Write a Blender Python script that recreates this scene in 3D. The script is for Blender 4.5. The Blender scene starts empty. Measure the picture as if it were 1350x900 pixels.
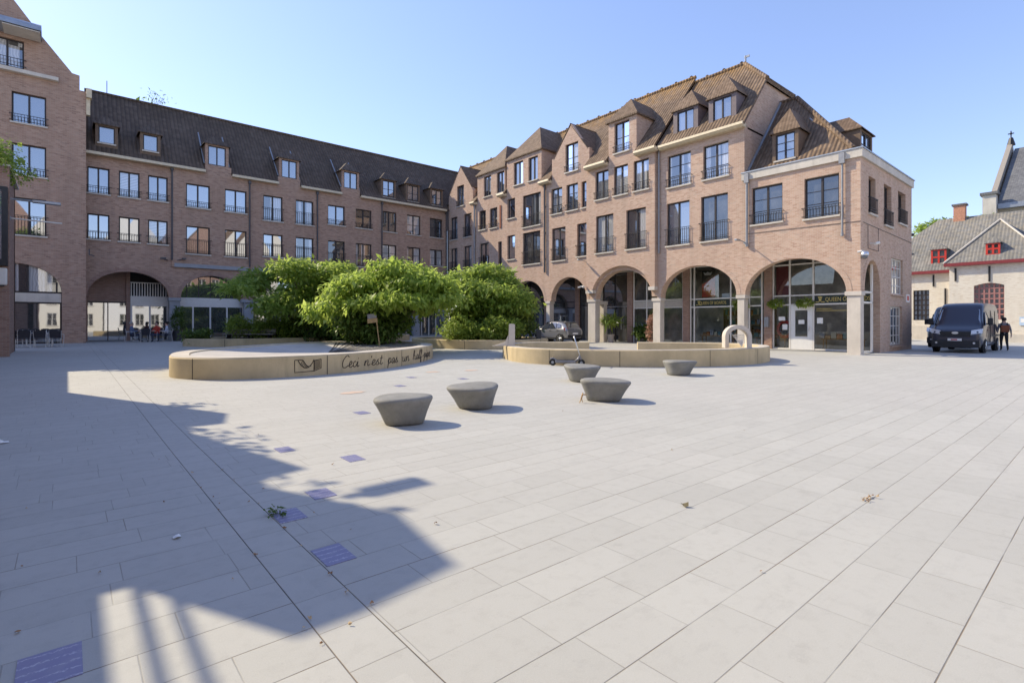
import bpy, bmesh, math, random
import numpy as np
from mathutils import Vector, Matrix, geometry
R = math.radians
rnd = random.Random(7)
S = bpy.context.scene
COL = S.collection

# ------------------------------------------------------------------ helpers
def link(o, parent=None):
    COL.objects.link(o)
    if parent is not None: o.parent = parent
    return o
def tag(o, label=None, cat=None, group=None, kind=None):
    if label: o['label'] = label
    if cat: o['category'] = cat
    if group: o['group'] = group
    if kind: o['kind'] = kind
    return o
def thing(name, label, cat, loc=(0, 0, 0), rz=0.0, group=None):
    o = bpy.data.objects.new(name, None)
    o.empty_display_size = 0.2
    o.location = loc; o.rotation_euler = (0, 0, rz)
    link(o)
    return tag(o, label, cat, group)
def gz(x, y):
    return 0.0075 * max(0.0, y - 8.0)

class MB:
    def __init__(s): s.v = []; s.f = []; s.m = []
    def add(s, verts, faces, mi=0):
        n = len(s.v); s.v += [tuple(p) for p in verts]
        for f in faces: s.f.append(tuple(n + i for i in f)); s.m.append(mi)
    def box(s, x0, x1, y0, y1, z0, z1, mi=0):
        if x1 < x0: x0, x1 = x1, x0
        if y1 < y0: y0, y1 = y1, y0
        s.add([(x0, y0, z0), (x1, y0, z0), (x1, y1, z0), (x0, y1, z0), (x0, y0, z1), (x1, y0, z1), (x1, y1, z1), (x0, y1, z1)],
              [(0, 3, 2, 1), (4, 5, 6, 7), (0, 1, 5, 4), (1, 2, 6, 5), (2, 3, 7, 6), (3, 0, 4, 7)], mi)
    def tube(s, path, r, n=8, mi=0, cap=True):
        P = [Vector(p) for p in path]; rings = []
        rr = r if isinstance(r, (list, tuple)) else [r] * len(P)
        up = Vector((0, 0, 1))
        vs = []
        for i, p in enumerate(P):
            d = (P[min(i + 1, len(P) - 1)] - P[max(i - 1, 0)])
            if d.length < 1e-9: d = Vector((0, 0, 1))
            d.normalize()
            a = d.cross(up)
            if a.length < 1e-3: a = d.cross(Vector((1, 0, 0)))
            a.normalize(); b = d.cross(a)
            for k in range(n):
                t = 2 * math.pi * k / n
                vs.append(p + (a * math.cos(t) + b * math.sin(t)) * rr[i])
        fs = []
        for i in range(len(P) - 1):
            for k in range(n):
                k2 = (k + 1) % n
                fs.append((i * n + k, i * n + k2, (i + 1) * n + k2, (i + 1) * n + k))
        if cap:
            fs.append(tuple(range(n))[::-1]); fs.append(tuple((len(P) - 1) * n + k for k in range(n)))
        s.add(vs, fs, mi)
    def lathe(s, prof, n=24, c=(0, 0, 0), mi=0, rad=None, axis='z'):
        vs = []; fs = []
        for (r, z) in prof:
            for k in range(n):
                t = 2 * math.pi * k / n
                q = r * (rad(t) if rad else 1)
                p = (q * math.cos(t), q * math.sin(t), z)
                if axis == 'y': p = (p[0], p[2], p[1])
                if axis == 'x': p = (p[2], p[0], p[1])
                vs.append((c[0] + p[0], c[1] + p[1], c[2] + p[2]))
        for i in range(len(prof) - 1):
            for k in range(n):
                k2 = (k + 1) % n
                fs.append((i * n + k, i * n + k2, (i + 1) * n + k2, (i + 1) * n + k))
        fs.append(tuple(range(n))[::-1]); fs.append(tuple((len(prof) - 1) * n + k for k in range(n)))
        s.add(vs, fs, mi)
    def slab(s, outline, holes=(), y0=0.0, th=0.3, mi=0, cap_back=True):
        """flat wall in the local xz plane: front at y0, back at y0+th"""
        loops = [list(outline)] + [list(h) for h in holes]
        tris = geometry.tessellate_polygon([[Vector((p[0], p[1], 0)) for p in l] for l in loops])
        flat = [p for l in loops for p in l]; n = len(flat)
        vs = [(p[0], y0, p[1]) for p in flat] + [(p[0], y0 + th, p[1]) for p in flat]
        fs = []
        for t in tris:
            a, b, c = t
            A, B, C = flat[a], flat[b], flat[c]
            ar = (B[0] - A[0]) * (C[1] - A[1]) - (C[0] - A[0]) * (B[1] - A[1])
            if abs(ar) < 1e-9: continue
            if ar < 0: a, c = c, a
            fs.append((a, b, c))
            if cap_back: fs.append((n + c, n + b, n + a))
        o = 0
        for li, l in enumerate(loops):
            k = len(l)
            area = sum(l[i][0] * l[(i + 1) % k][1] - l[(i + 1) % k][0] * l[i][1] for i in range(k))
            flip = (area > 0) == (li == 0)
            for i in range(k):
                a, b = o + i, o + (i + 1) % k
                q = (a, b, n + b, n + a)
                fs.append(q[::-1] if flip else q)
            o += k
        s.add(vs, fs, mi)
    def prism(s, poly, vec, mi=0):
        """closed polygon of 3d points swept by vec"""
        v = Vector(vec); n = len(poly)
        vs = [Vector(p) for p in poly] + [Vector(p) + v for p in poly]
        fs = [tuple(range(n))[::-1], tuple(range(n, 2 * n))] + [(i, (i + 1) % n, n + (i + 1) % n, n + i) for i in range(n)]
        s.add(vs, fs, mi)
    def build(s, name, mats, parent=None, smooth=False, bevel=0, loc=None, fix=True):
        me = bpy.data.meshes.new(name)
        me.from_pydata(s.v, [], s.f)
        if not isinstance(mats, (list, tuple)): mats = [mats]
        for m in mats: me.materials.append(m)
        if len(mats) > 1: me.polygons.foreach_set('material_index', s.m)
        if fix:
            bm = bmesh.new(); bm.from_mesh(me); bmesh.ops.recalc_face_normals(bm, faces=bm.faces); bm.to_mesh(me); bm.free()
        if smooth: me.polygons.foreach_set('use_smooth', [True] * len(me.polygons))
        me.update()
        o = bpy.data.objects.new(name, me)
        if loc is not None: o.location = loc
        link(o, parent)
        if bevel:
            b = o.modifiers.new('Bevel', 'BEVEL'); b.width = bevel; b.segments = 2; b.limit_method = 'ANGLE'
        return o

def copy_tree(o, parent=None):
    c = o.copy(); COL.objects.link(c)
    if parent is not None: c.parent = parent
    for ch in list(o.children): copy_tree(ch, c)
    return c

def rect(x0, x1, z0, z1):
    return [(x0, z0), (x1, z0), (x1, z1), (x0, z1)]
def arch_pts(x0, x1, zs, zt, n=18):
    """ellipse from (x0,zs) over the top to (x1,zs)"""
    c = (x0 + x1) / 2; a = (x1 - x0) / 2
    return [(c - a * math.cos(math.pi * i / n), zs + (zt - zs) * math.sin(math.pi * i / n)) for i in range(n + 1)]
def closed_spline(pts, per=10):
    n = len(pts); out = []
    for i in range(n):
        p0, p1, p2, p3 = [Vector(pts[(i + k - 1) % n]) for k in range(4)]
        for j in range(per):
            t = j / per
            out.append(0.5 * ((2 * p1) + (-p0 + p2) * t + (2 * p0 - 5 * p1 + 4 * p2 - p3) * t * t + (-p0 + 3 * p1 - 3 * p2 + p3) * t ** 3))
    return out
def open_spline(pts, per=6):
    P = [Vector(p) for p in pts]
    if len(P) < 3: return P
    P = [P[0] * 2 - P[1]] + P + [P[-1] * 2 - P[-2]]
    out = []
    for i in range(1, len(P) - 2):
        p0, p1, p2, p3 = P[i - 1:i + 3]
        for j in range(per):
            t = j / per
            out.append(0.5 * ((2 * p1) + (-p0 + p2) * t + (2 * p0 - 5 * p1 + 4 * p2 - p3) * t * t + (-p0 + 3 * p1 - 3 * p2 + p3) * t ** 3))
    out.append(P[-2])
    return out

# ------------------------------------------------------------------ materials
class NT:
    def __init__(s, name):
        s.m = bpy.data.materials.new(name); s.m.use_nodes = True
        s.t = s.m.node_tree; s.t.nodes.clear()
        s.out = s.n('ShaderNodeOutputMaterial')
    def n(s, t, **kw):
        nd = s.t.nodes.new(t)
        for k, v in kw.items(): setattr(nd, k, v)
        return nd
    def link(s, a, b): s.t.links.new(a, b)
    def setin(s, nd, i, v):
        if isinstance(v, bpy.types.NodeSocket): s.link(v, nd.inputs[i])
        elif v is not None: nd.inputs[i].default_value = v
    def math(s, op, a, b=None, c=None, clamp=False):
        nd = s.n('ShaderNodeMath', operation=op); nd.use_clamp = clamp
        s.setin(nd, 0, a)
        if b is not None: s.setin(nd, 1, b)
        if c is not None: s.setin(nd, 2, c)
        return nd.outputs[0]
    def mix(s, fac, a, b, blend='MIX'):
        nd = s.n('ShaderNodeMix', data_type='RGBA', blend_type=blend)
        s.setin(nd, 0, fac)
        s.setin(nd, 6, (*a, 1) if isinstance(a, tuple) and len(a) == 3 else a)
        s.setin(nd, 7, (*b, 1) if isinstance(b, tuple) and len(b) == 3 else b)
        return nd.outputs[2]
    def noise(s, vec, scale, detail=3, rough=.55, out=0):
        nd = s.n('ShaderNodeTexNoise'); s.setin(nd, 'Vector', vec)
        nd.inputs['Scale'].default_value = scale; nd.inputs['Detail'].default_value = detail; nd.inputs['Roughness'].default_value = rough
        return nd.outputs[out]
    def ramp(s, fac, stops):
        nd = s.n('ShaderNodeValToRGB'); s.link(fac, nd.inputs[0])
        e = nd.color_ramp.elements
        while len(e) > 1: e.remove(e[-1])
        e[0].position = stops[0][0]; c = stops[0][1]; e[0].color = (*c, 1) if len(c) == 3 else c
        for p, c in stops[1:]:
            q = e.new(p); q.color = (*c, 1)
        return nd.outputs[0]
    def maprange(s, v, a, b, c=0., d=1.):
        nd = s.n('ShaderNodeMapRange'); s.setin(nd, 0, v)
        for i, x in enumerate((a, b, c, d)): nd.inputs[i + 1].default_value = x
        return nd.outputs[0]
    def pos(s): return s.n('ShaderNodeNewGeometry').outputs['Position']
    def xyz(s, v):
        nd = s.n('ShaderNodeSeparateXYZ'); s.link(v, nd.inputs[0]); return nd.outputs
    def comb(s, x, y, z=0.0):
        nd = s.n('ShaderNodeCombineXYZ')
        for i, v in enumerate((x, y, z)): s.setin(nd, i, v)
        return nd.outputs[0]
    def bump(s, h, strength=.5, dist=.02):
        nd = s.n('ShaderNodeBump'); nd.inputs['Strength'].default_value = strength; nd.inputs['Distance'].default_value = dist
        s.link(h, nd.inputs['Height']); return nd.outputs[0]
    def bsdf(s, color, rough=.7, normal=None, metal=0., spec=.4, **kw):
        b = s.n('ShaderNodeBsdfPrincipled')
        s.setin(b, 'Base Color', (*color, 1) if isinstance(color, tuple) and len(color) == 3 else color)
        s.setin(b, 'Roughness', rough); s.setin(b, 'Metallic', metal); b.inputs['Specular IOR Level'].default_value = spec
        if normal is not None: s.link(normal, b.inputs['Normal'])
        for k, v in kw.items(): s.setin(b, k.replace('_', ' '), v)
        s.link(b.outputs[0], s.out.inputs[0])
        return b

def simple(name, color, rough=.6, metal=0., spec=.4, var=.12, scale=6., bump=0., bscale=60.):
    t = NT(name); p = t.pos()
    n = t.noise(p, scale, 4)
    d = tuple(c * (1 - var) for c in color); u = tuple(min(1, c * (1 + var)) for c in color)
    col = t.mix(t.maprange(n, .3, .7), d, u)
    nm = t.bump(t.noise(p, bscale, 3), bump, .01) if bump else None
    t.bsdf(col, rough, nm, metal, spec)
    return t.m

def brick_mat(name, cols, mortar, along=None, scale_len=.21, h=.065):
    t = NT(name); p = t.xyz(t.pos())
    u = t.math('ADD', p[0], p[1]); v = p[2]
    row = t.math('FLOOR', t.math('DIVIDE', v, h))
    uu = t.math('ADD', t.math('DIVIDE', u, scale_len), t.math('MULTIPLY', row, .5))
    iu = t.math('FLOOR', uu)
    fu = t.math('SUBTRACT', uu, iu); fv = t.math('FRACT', t.math('DIVIDE', v, h))
    wn = t.n('ShaderNodeTexWhiteNoise', noise_dimensions='2D'); t.link(t.comb(iu, row), wn.inputs['Vector'])
    rv = wn.outputs[0]
    eu = t.math('MULTIPLY', t.math('MINIMUM', fu, t.math('SUBTRACT', 1., fu)), scale_len)
    ev = t.math('MULTIPLY', t.math('MINIMUM', fv, t.math('SUBTRACT', 1., fv)), h)
    e = t.math('MINIMUM', eu, ev)
    mort = t.maprange(e, .004, .009, 1., 0.)
    col = t.ramp(rv, [(0., cols[0]), (.12, cols[1]), (.5, cols[2]), (.9, cols[3]), (1., cols[4])])
    big = t.noise(t.pos(), .35, 4, .6)
    col = t.mix(t.maprange(big, .35, .7, 0., .35), col, cols[1])
    streak = t.noise(t.comb(u, t.math('MULTIPLY', v, .12)), 1.3, 4, .6)
    col = t.mix(t.maprange(streak, .45, .72, 0., .42), col, tuple(c * .62 for c in cols[2]))
    col = t.mix(t.math('MULTIPLY', mort, .75), col, mortar)
    fine = t.noise(t.pos(), 55., 3, .6)
    hgt = t.math('ADD', t.math('MULTIPLY', t.math('SUBTRACT', 1., mort), t.math('ADD', .6, t.math('MULTIPLY', rv, .7))), t.math('MULTIPLY', fine, .35))
    t.bsdf(col, .9, t.bump(hgt, .55, .012), 0, .15)
    return t.m

def tile_mat(name, c0, c1, c2, lichen=None, zl=(15.5, 17.8), rib=.24, rowh=.21, prof=1.0):
    t = NT(name); P = t.pos(); p = t.xyz(P)
    g = t.n('ShaderNodeNewGeometry'); nn = t.xyz(g.outputs['True Normal'])
    isx = t.math('GREATER_THAN', t.math('ABSOLUTE', nn[0]), t.math('ABSOLUTE', nn[1]))
    a = t.math('ADD', t.math('MULTIPLY', isx, p[1]), t.math('MULTIPLY', t.math('SUBTRACT', 1., isx), p[0]))
    ar = t.math('DIVIDE', a, rib); zr = t.math('DIVIDE', p[2], rowh)
    wave = t.math('SINE', t.math('MULTIPLY', ar, 2 * math.pi))
    fr = t.math('FRACT', zr)
    wn = t.n('ShaderNodeTexWhiteNoise', noise_dimensions='2D')
    t.link(t.comb(t.math('FLOOR', t.math('ADD', ar, .25)), t.math('FLOOR', zr)), wn.inputs['Vector'])
    col = t.ramp(wn.outputs[0], [(0., c0), (.5, c1), (1., c2)])
    big = t.noise(P, .5, 5, .65)
    col = t.mix(t.maprange(big, .4, .75, 0., .6), col, tuple(c * .55 for c in c0))
    if lichen:
        ln = t.noise(P, 2.2, 5, .7)
        f = t.math('MULTIPLY', t.maprange(p[2], zl[0], zl[1]), t.maprange(ln, .40, .62))
        col = t.mix(t.math('MULTIPLY', f, .9), col, lichen)
    groove = t.maprange(wave, -1., -.55, .45 * prof, 0.)
    col = t.mix(groove, col, tuple(c * .3 for c in c0))
    hgt = t.math('ADD', t.math('MULTIPLY', wave, .5), t.math('MULTIPLY', t.math('SUBTRACT', 1., fr), .6))
    t.bsdf(col, .75, t.bump(hgt, .8, .05 * prof), 0, .25)
    return t.m

def glass_mat(name, tint, refl=.35, rough=.02, pattern=None, wob=.0):
    """opaque-looking insulated glazing with what stands behind it as base tint"""
    t = NT(name)
    base = t.n('ShaderNodeBsdfDiffuse')
    P = t.pos(); p = t.xyz(P)
    u = t.math('ADD', p[0], p[1])
    if pattern == 'curtain':
        w = t.math('SINE', t.math('MULTIPLY', t.math('ADD', u, t.math('MULTIPLY', t.noise(P, 1.5, 2), .3)), 46.))
        col = t.mix(t.maprange(w, -1., 1., 0., .8), tint, tuple(c * .62 for c in tint))
        op = t.noise(t.comb(t.math('MULTIPLY', u, 1.1), t.math('FLOOR', t.math('DIVIDE', p[2], 2.9))), 1.4, 1)
        col = t.mix(t.maprange(op, .50, .53), col, (.03, .032, .035))
    elif pattern == 'blind':
        st_ = t.math('SINE', t.math('MULTIPLY', p[2], 62.))
        low = t.noise(t.comb(t.math('MULTIPLY', u, .6), t.math('FLOOR', t.math('DIVIDE', p[2], 2.9))), 1.7, 0)
        col = t.mix(t.maprange(st_, -.2, .2), (.30, .30, .31), (.52, .52, .52))
        hid = t.math('LESS_THAN', t.math('FRACT', t.math('DIVIDE', t.math('ADD', p[2], .2), 2.9)), t.maprange(low, .3, .7, .25, .55))
        col = t.mix(hid, col, (.04, .042, .045))
    elif pattern == 'room':
        n = t.noise(P, 1.7, 4, .6)
        col = t.mix(t.maprange(n, .4, .7), tint, tuple(c * 2.4 for c in tint))
    else:
        col = t.mix(t.noise(P, .8, 2), tint, tuple(c * 1.5 for c in tint))
    t.link(col, base.inputs[0])
    gl = t.n('ShaderNodeBsdfGlossy'); gl.inputs['Roughness'].default_value = rough
    gl.inputs['Color'].default_value = (.92, .95, 1, 1)
    if wob:
        t.link(t.bump(t.noise(P, 1.1, 1), wob, .05), gl.inputs['Normal'])
    fr = t.n('ShaderNodeFresnel'); fr.inputs[0].default_value = 1.5
    fac = t.math('ADD', refl, t.math('MULTIPLY', fr.outputs[0], 1 - refl), clamp=True)
    mx = t.n('ShaderNodeMixShader'); t.link(fac, mx.inputs[0]); t.link(base.outputs[0], mx.inputs[1]); t.link(gl.outputs[0], mx.inputs[2])
    t.link(mx.outputs[0], t.out.inputs[0])
    return t.m
def clear_glass(name, tint=(.95, .97, .96), refl=.03):
    t = NT(name)
    tr = t.n('ShaderNodeBsdfTransparent'); tr.inputs[0].default_value = (*tint, 1)
    gl = t.n('ShaderNodeBsdfGlossy'); gl.inputs['Roughness'].default_value = .01
    fr = t.n('ShaderNodeFresnel'); fr.inputs[0].default_value = 1.5
    fac = t.math('ADD', refl, fr.outputs[0], clamp=True)
    mx = t.n('ShaderNodeMixShader'); t.link(fac, mx.inputs[0]); t.link(tr.outputs[0], mx.inputs[1]); t.link(gl.outputs[0], mx.inputs[2])
    t.link(mx.outputs[0], t.out.inputs[0])
    return t.m

def paving_mat():
    t = NT('stone_paving'); P = t.pos(); p = t.xyz(P)
    X, Y = p[0], p[1]
    CW = .297
    v = t.math('DIVIDE', t.math('SUBTRACT', Y, .225), CW)
    row = t.math('FLOOR', v); fv = t.math('SUBTRACT', v, row)
    wr = t.n('ShaderNodeTexWhiteNoise', noise_dimensions='1D'); t.link(row, wr.inputs['W'])
    L = t.math('ADD', .50, t.math('MULTIPLY', wr.outputs[0], .28))
    w2 = t.n('ShaderNodeTexWhiteNoise', noise_dimensions='1D'); t.link(t.math('ADD', row, 71.3), w2.inputs['W'])
    uo = t.math('ADD', t.math('DIVIDE', X, L), t.math('MULTIPLY', w2.outputs[0], 5.))
    iu = t.math('FLOOR', uo); fu = t.math('SUBTRACT', uo, iu)
    # gutter strip along Y between X=.92 and X=1.20 laid with its own slabs
    ing = t.math('MULTIPLY', t.math('GREATER_THAN', X, .92), t.math('LESS_THAN', X, 1.2))
    gv = t.math('DIVIDE', Y, .36); gi = t.math('FLOOR', gv); gf = t.math('SUBTRACT', gv, gi)
    ev = t.math('MULTIPLY', t.math('MINIMUM', fv, t.math('SUBTRACT', 1., fv)), CW)
    eu = t.math('MULTIPLY', t.math('MINIMUM', fu, t.math('SUBTRACT', 1., fu)), L)
    eg = t.math('MULTIPLY', t.math('MINIMUM', gf, t.math('SUBTRACT', 1., gf)), .36)
    el = t.math('MINIMUM', t.math('ABSOLUTE', t.math('SUBTRACT', X, .92)), t.math('ABSOLUTE', t.math('SUBTRACT', X, 1.2)))
    wn = t.n('ShaderNodeTexWhiteNoise', noise_dimensions='2D')
    t.link(t.comb(t.math('ADD', iu, t.math('MULTIPLY', ing, 300.)), t.math('ADD', t.math('MULTIPLY', row, t.math('SUBTRACT', 1., ing)), t.math('MULTIPLY', gi, ing))), wn.inputs['Vector'])
    tile = wn.outputs[0]
    no = t.math('SUBTRACT', 1., ing)
    wob = t.noise(P, 1.6, 3, .6)                     # joints open and close, some are filled with sand
    jv = t.maprange(ev, .0016, .0042, 1., 0.)
    ju = t.maprange(eu, .0016, .0042, 1., 0.)
    jg = t.maprange(eg, .0014, .0036, 1., 0.)
    jl = t.maprange(el, .0015, .0045, 1., 0.)
    w3 = t.n('ShaderNodeTexWhiteNoise', noise_dimensions='1D'); t.link(t.math('ADD', t.math('FLOOR', t.math('ADD', v, .5)), 13.7), w3.inputs['W'])
    jv = t.math('MULTIPLY', jv, t.maprange(w3.outputs[0], .0, .7, .5, 1.))
    joint = t.math('MAXIMUM', t.math('MULTIPLY', no, t.math('MAXIMUM', t.math('MULTIPLY', jv, t.maprange(wob, .36, .6, .25, 1.)), t.math('MULTIPLY', ju, t.maprange(wob, .3, .65, .08, .6)))),
                   t.math('MAXIMUM', t.math('MULTIPLY', ing, t.math('MULTIPLY', jg, .5)), jl))
    fine = t.noise(P, 150., 3, .7)
    mid = t.noise(P, 9., 5, .65); big = t.noise(P, .28, 5, .6)
    c = t.mix(tile, (.420, .414, .382), (.462, .456, .422))
    pk = t.maprange(t.noise(P, .11, 2), .42, .58)
    c = t.mix(t.math('MULTIPLY', pk, .5), c, (.455, .437, .408))
    c = t.mix(t.maprange(big, .42, .72, 0., .35), c, (.33, .325, .305))
    c = t.mix(t.maprange(mid, .5, .78, 0., .30), c, (.30, .29, .275))
    stain = t.noise(t.comb(t.math('MULTIPLY', X, .6), t.math('MULTIPLY', Y, 2.)), 1.9, 5, .7)
    c = t.mix(t.maprange(stain, .58, .75, 0., .35), c, (.27, .262, .25))
    gum = t.n('ShaderNodeTexVoronoi'); t.link(t.comb(X, Y), gum.inputs['Vector']); gum.inputs['Scale'].default_value = 1.7
    gm = t.math('MULTIPLY', t.maprange(gum.outputs['Distance'], .018, .03, 1., 0.), t.math('GREATER_THAN', t.xyz(gum.outputs['Color'])[0], .45))
    c = t.mix(t.math('MULTIPLY', gm, .35), c, (.17, .165, .155))
    drip = t.maprange(t.noise(P, 3.3, 6, .75), .60, .70)
    c = t.mix(t.math('MULTIPLY', drip, .22), c, (.25, .24, .225))
    spk = t.maprange(t.noise(P, 38., 2, .8), .68, .78)
    c = t.mix(t.math('MULTIPLY', spk, .35), c, (.22, .205, .19))
    c = t.mix(t.maprange(fine, .35, .75, 0., .28), c, (.60, .58, .535))
    jc = t.mix(t.maprange(wob, .45, .6), (.09, .078, .065), (.20, .16, .12))
    c = t.mix(joint, c, jc)
    h = t.math('SUBTRACT', t.math('ADD', t.math('MULTIPLY', fine, .25), t.math('MULTIPLY', tile, .25)), t.math('MULTIPLY', joint, 1.1))
    t.bsdf(c, t.maprange(mid, .3, .7, .62, .8), t.bump(h, .5, .006), 0, .3)
    return t.m

def leaf_mat(name, dark, mid, light, trans=.35):
    t = NT(name)
    g = t.n('ShaderNodeNewGeometry')
    rv = g.outputs['Random Per Island']
    col = t.ramp(rv, [(0., dark), (.5, mid), (1., light)])
    big = t.noise(g.outputs['Position'], .9, 3)
    col = t.mix(t.maprange(big, .35, .65, 0., .5), col, mid)
    d = t.n('ShaderNodeBsdfPrincipled'); t.link(col, d.inputs['Base Color']); d.inputs['Roughness'].default_value = .45
    d.inputs['Specular IOR Level'].default_value = .35
    tr = t.n('ShaderNodeBsdfTranslucent'); t.link(t.mix(.35, col, light), tr.inputs[0])
    mx = t.n('ShaderNodeMixShader'); mx.inputs[0].default_value = trans
    t.link(d.outputs[0], mx.inputs[1]); t.link(tr.outputs[0], mx.inputs[2]); t.link(mx.outputs[0], t.out.inputs[0])
    return t.m

def concrete(name, c, stain=.5, rough=.8):
    t = NT(name); P = t.pos(); p = t.xyz(P)
    n1 = t.noise(P, 1.3, 5, .6); n2 = t.noise(P, 26., 4, .7)
    u = t.math('ADD', p[0], p[1])
    st = t.noise(t.comb(t.math('MULTIPLY', u, 3.), t.math('MULTIPLY', p[2], .35)), 1.6, 4, .6)
    col = t.mix(t.maprange(n1, .3, .7), tuple(x * .86 for x in c), tuple(min(1, x * 1.1) for x in c))
    col = t.mix(t.maprange(st, .48, .75, 0., stain), col, tuple(x * .62 for x in c))
    col = t.mix(t.maprange(n2, .55, .8, 0., .3), col, tuple(x * .55 for x in c))
    t.bsdf(col, rough, t.bump(n2, .25, .006), 0, .3)
    return t.m

M = {}
M['brick_l'] = brick_mat('pink_brick_shaded', [(.26, .155, .115), (.37, .225, .165), (.44, .28, .205), (.50, .335, .25), (.34, .23, .18)], (.43, .375, .31))  # same brick as the sunlit row, with shade darkened into its colour
M['brick_r'] = brick_mat('pink_brick_lit', [(.43, .265, .195), (.50, .325, .24), (.56, .385, .29), (.62, .445, .34), (.47, .35, .28)], (.58, .52, .43))  # lighter copy of that brick, sunlight put into the tone
M['brick_n'] = brick_mat('old_brick', [(.24, .14, .11), (.32, .19, .145), (.36, .22, .17), (.42, .27, .21), (.29, .19, .16)], (.38, .33, .28))
M['abbey_brick'] = brick_mat('whitewashed_brick', [(.58, .50, .40), (.68, .62, .53), (.72, .67, .58), (.76, .71, .62), (.65, .57, .47)], (.70, .64, .55), h=.055)
M['tile_l'] = tile_mat('dark_roof_tile', (.10, .07, .05), (.122, .087, .062), (.15, .108, .08))
M['tile_r'] = tile_mat('brown_roof_tile', (.145, .097, .064), (.19, .13, .086), (.245, .172, .118), lichen=(.40, .22, .06), zl=(16.0, 18.1), rib=.21)
M['tile_f'] = tile_mat('plain_roof_tile', (.14, .092, .06), (.178, .12, .08), (.22, .152, .105), rib=.17, rowh=.13, prof=.25)
M['slate'] = tile_mat('grey_slate', (.17, .165, .155), (.21, .205, .195), (.25, .24, .225), lichen=(.33, .28, .2), zl=(3, 15), rib=.22, rowh=.16, prof=.4)
M['slate_d'] = tile_mat('dark_slate', (.13, .13, .135), (.16, .16, .165), (.19, .19, .19), rib=.2, rowh=.16, prof=.15)
M['paving'] = paving_mat()
M['cream'] = simple('cream_gutter', (.62, .52, .36), .55, var=.1)
M['stone'] = concrete('pale_stone', (.60, .55, .48), .35)
M['pillar'] = concrete('pillar_concrete', (.60, .545, .48), .25)
M['grey_stone'] = concrete('grey_lintel', (.33, .34, .36), .4)
M['basin'] = concrete('ochre_concrete', (.58, .465, .285), .5)
M['basin_in'] = concrete('ochre_inner_concrete', (.50, .40, .20), .3)
M['rim'] = concrete('rim_concrete', (.58, .52, .44), .3)
M['dish'] = concrete('dish_plaster', (.50, .465, .43), .2)
def stool_mat():
    t = NT('stool_concrete'); P = t.pos(); p = t.xyz(P)
    n1 = t.noise(P, 3., 5, .65); n2 = t.noise(P, 60., 3, .7); n3 = t.noise(P, 14., 5, .7)
    col = t.mix(t.maprange(n1, .3, .7), (.20, .198, .185), (.285, .28, .265))
    col = t.mix(t.maprange(n3, .55, .72, 0., .5), col, (.14, .132, .115))
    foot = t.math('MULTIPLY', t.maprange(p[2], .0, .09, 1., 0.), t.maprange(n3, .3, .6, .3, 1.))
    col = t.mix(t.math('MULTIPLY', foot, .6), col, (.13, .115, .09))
    col = t.mix(t.maprange(n2, .62, .70, 0., .5), col, (.10, .10, .095))
    t.bsdf(col, .78, t.bump(t.math('ADD', n2, t.math('MULTIPLY', n3, .6)), .35, .006), 0, .3); return t.m
M['stool'] = stool_mat()
M['frame'] = simple('dark_frame', (.035, .028, .028), .45)
M['iron'] = simple('black_iron', (.03, .028, .03), .5, .3)
M['white'] = simple('white_frame', (.72, .69, .64), .45, var=.05)
M['doorw'] = simple('white_door', (.76, .75, .73), .4, var=.04)
M['zinc'] = simple('zinc', (.36, .38, .41), .45, .6, var=.15, scale=2.)
M['lead'] = simple('lead_flashing', (.30, .32, .36), .5, .4)
M['pipe'] = simple('grey_downpipe', (.30, .30, .31), .5, .3)
M['pipe_d'] = simple('dark_downpipe', (.09, .085, .09), .5, .2)
M['cheek'] = simple('brown_dormer_cladding', (.17, .115, .078), .7, bump=.1)
M['dorm_grey'] = simple('grey_brown_dormer_board', (.17, .135, .14), .6)
M['dark'] = simple('dark_interior', (.035, .033, .032), .9)
M['dim'] = simple('dim_interior', (.55, .51, .45), .9, scale=1.5, var=.4)
M['soffit'] = simple('arcade_soffit', (.34, .31, .28), .9)
M['sky_pane'] = glass_mat('sky_glass', (.10, .115, .14), .30)
M['cur_pane'] = glass_mat('curtained_glass', (.55, .55, .55), .2, pattern='curtain')
M['bld_pane'] = glass_mat('blind_glass', (.1, .1, .1), .24, pattern='blind')
M['dk_pane'] = glass_mat('dark_glass', (.04, .04, .04), .11, pattern='room')
M['mir_pane'] = glass_mat('reflecting_glass', (.06, .06, .06), .38, wob=.012)
M['shop_pane'] = clear_glass('shop_glass')
M['fan_pane'] = glass_mat('fan_glass', (.05, .052, .05), .32, pattern='room', wob=.012)
M['fascia'] = simple('dark_green_fascia', (.022, .032, .024), .45, var=.2)
M['gold'] = simple('gold_letter', (.55, .42, .13), .4, .3)
M['frost'] = simple('frosted_strip', (.50, .46, .40), .7, var=.06)
M['red'] = simple('red_paint', (.55, .045, .03), .5)
M['wine'] = simple('wine_red_paint', (.22, .035, .04), .55)
M['paper'] = simple('white_paper', (.8, .8, .78), .8, var=.03)
M['rust'] = simple('rust_shutter', (.25, .08, .045), .7)
M['leaf_a'] = leaf_mat('maple_leaf', (.14, .22, .03), (.28, .40, .06), (.50, .58, .16), .64)
M['leaf_b'] = leaf_mat('fresh_leaf', (.17, .26, .03), (.34, .47, .06), (.56, .65, .18), .66)
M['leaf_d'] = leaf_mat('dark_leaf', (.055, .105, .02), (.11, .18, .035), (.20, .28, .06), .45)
M['leaf_y'] = leaf_mat('yellow_green_leaf', (.16, .24, .035), (.27, .37, .06), (.40, .48, .11), .45)
M['bark'] = simple('bark', (.13, .10, .075), .9, bump=.4, scale=12)
M['soil'] = simple('dark_soil', (.09, .07, .05), .95, bump=.3)
M['wood'] = simple('sign_wood', (.42, .29, .14), .7)
M['bench'] = simple('weathered_bench', (.26, .24, .22), .8)
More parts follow.
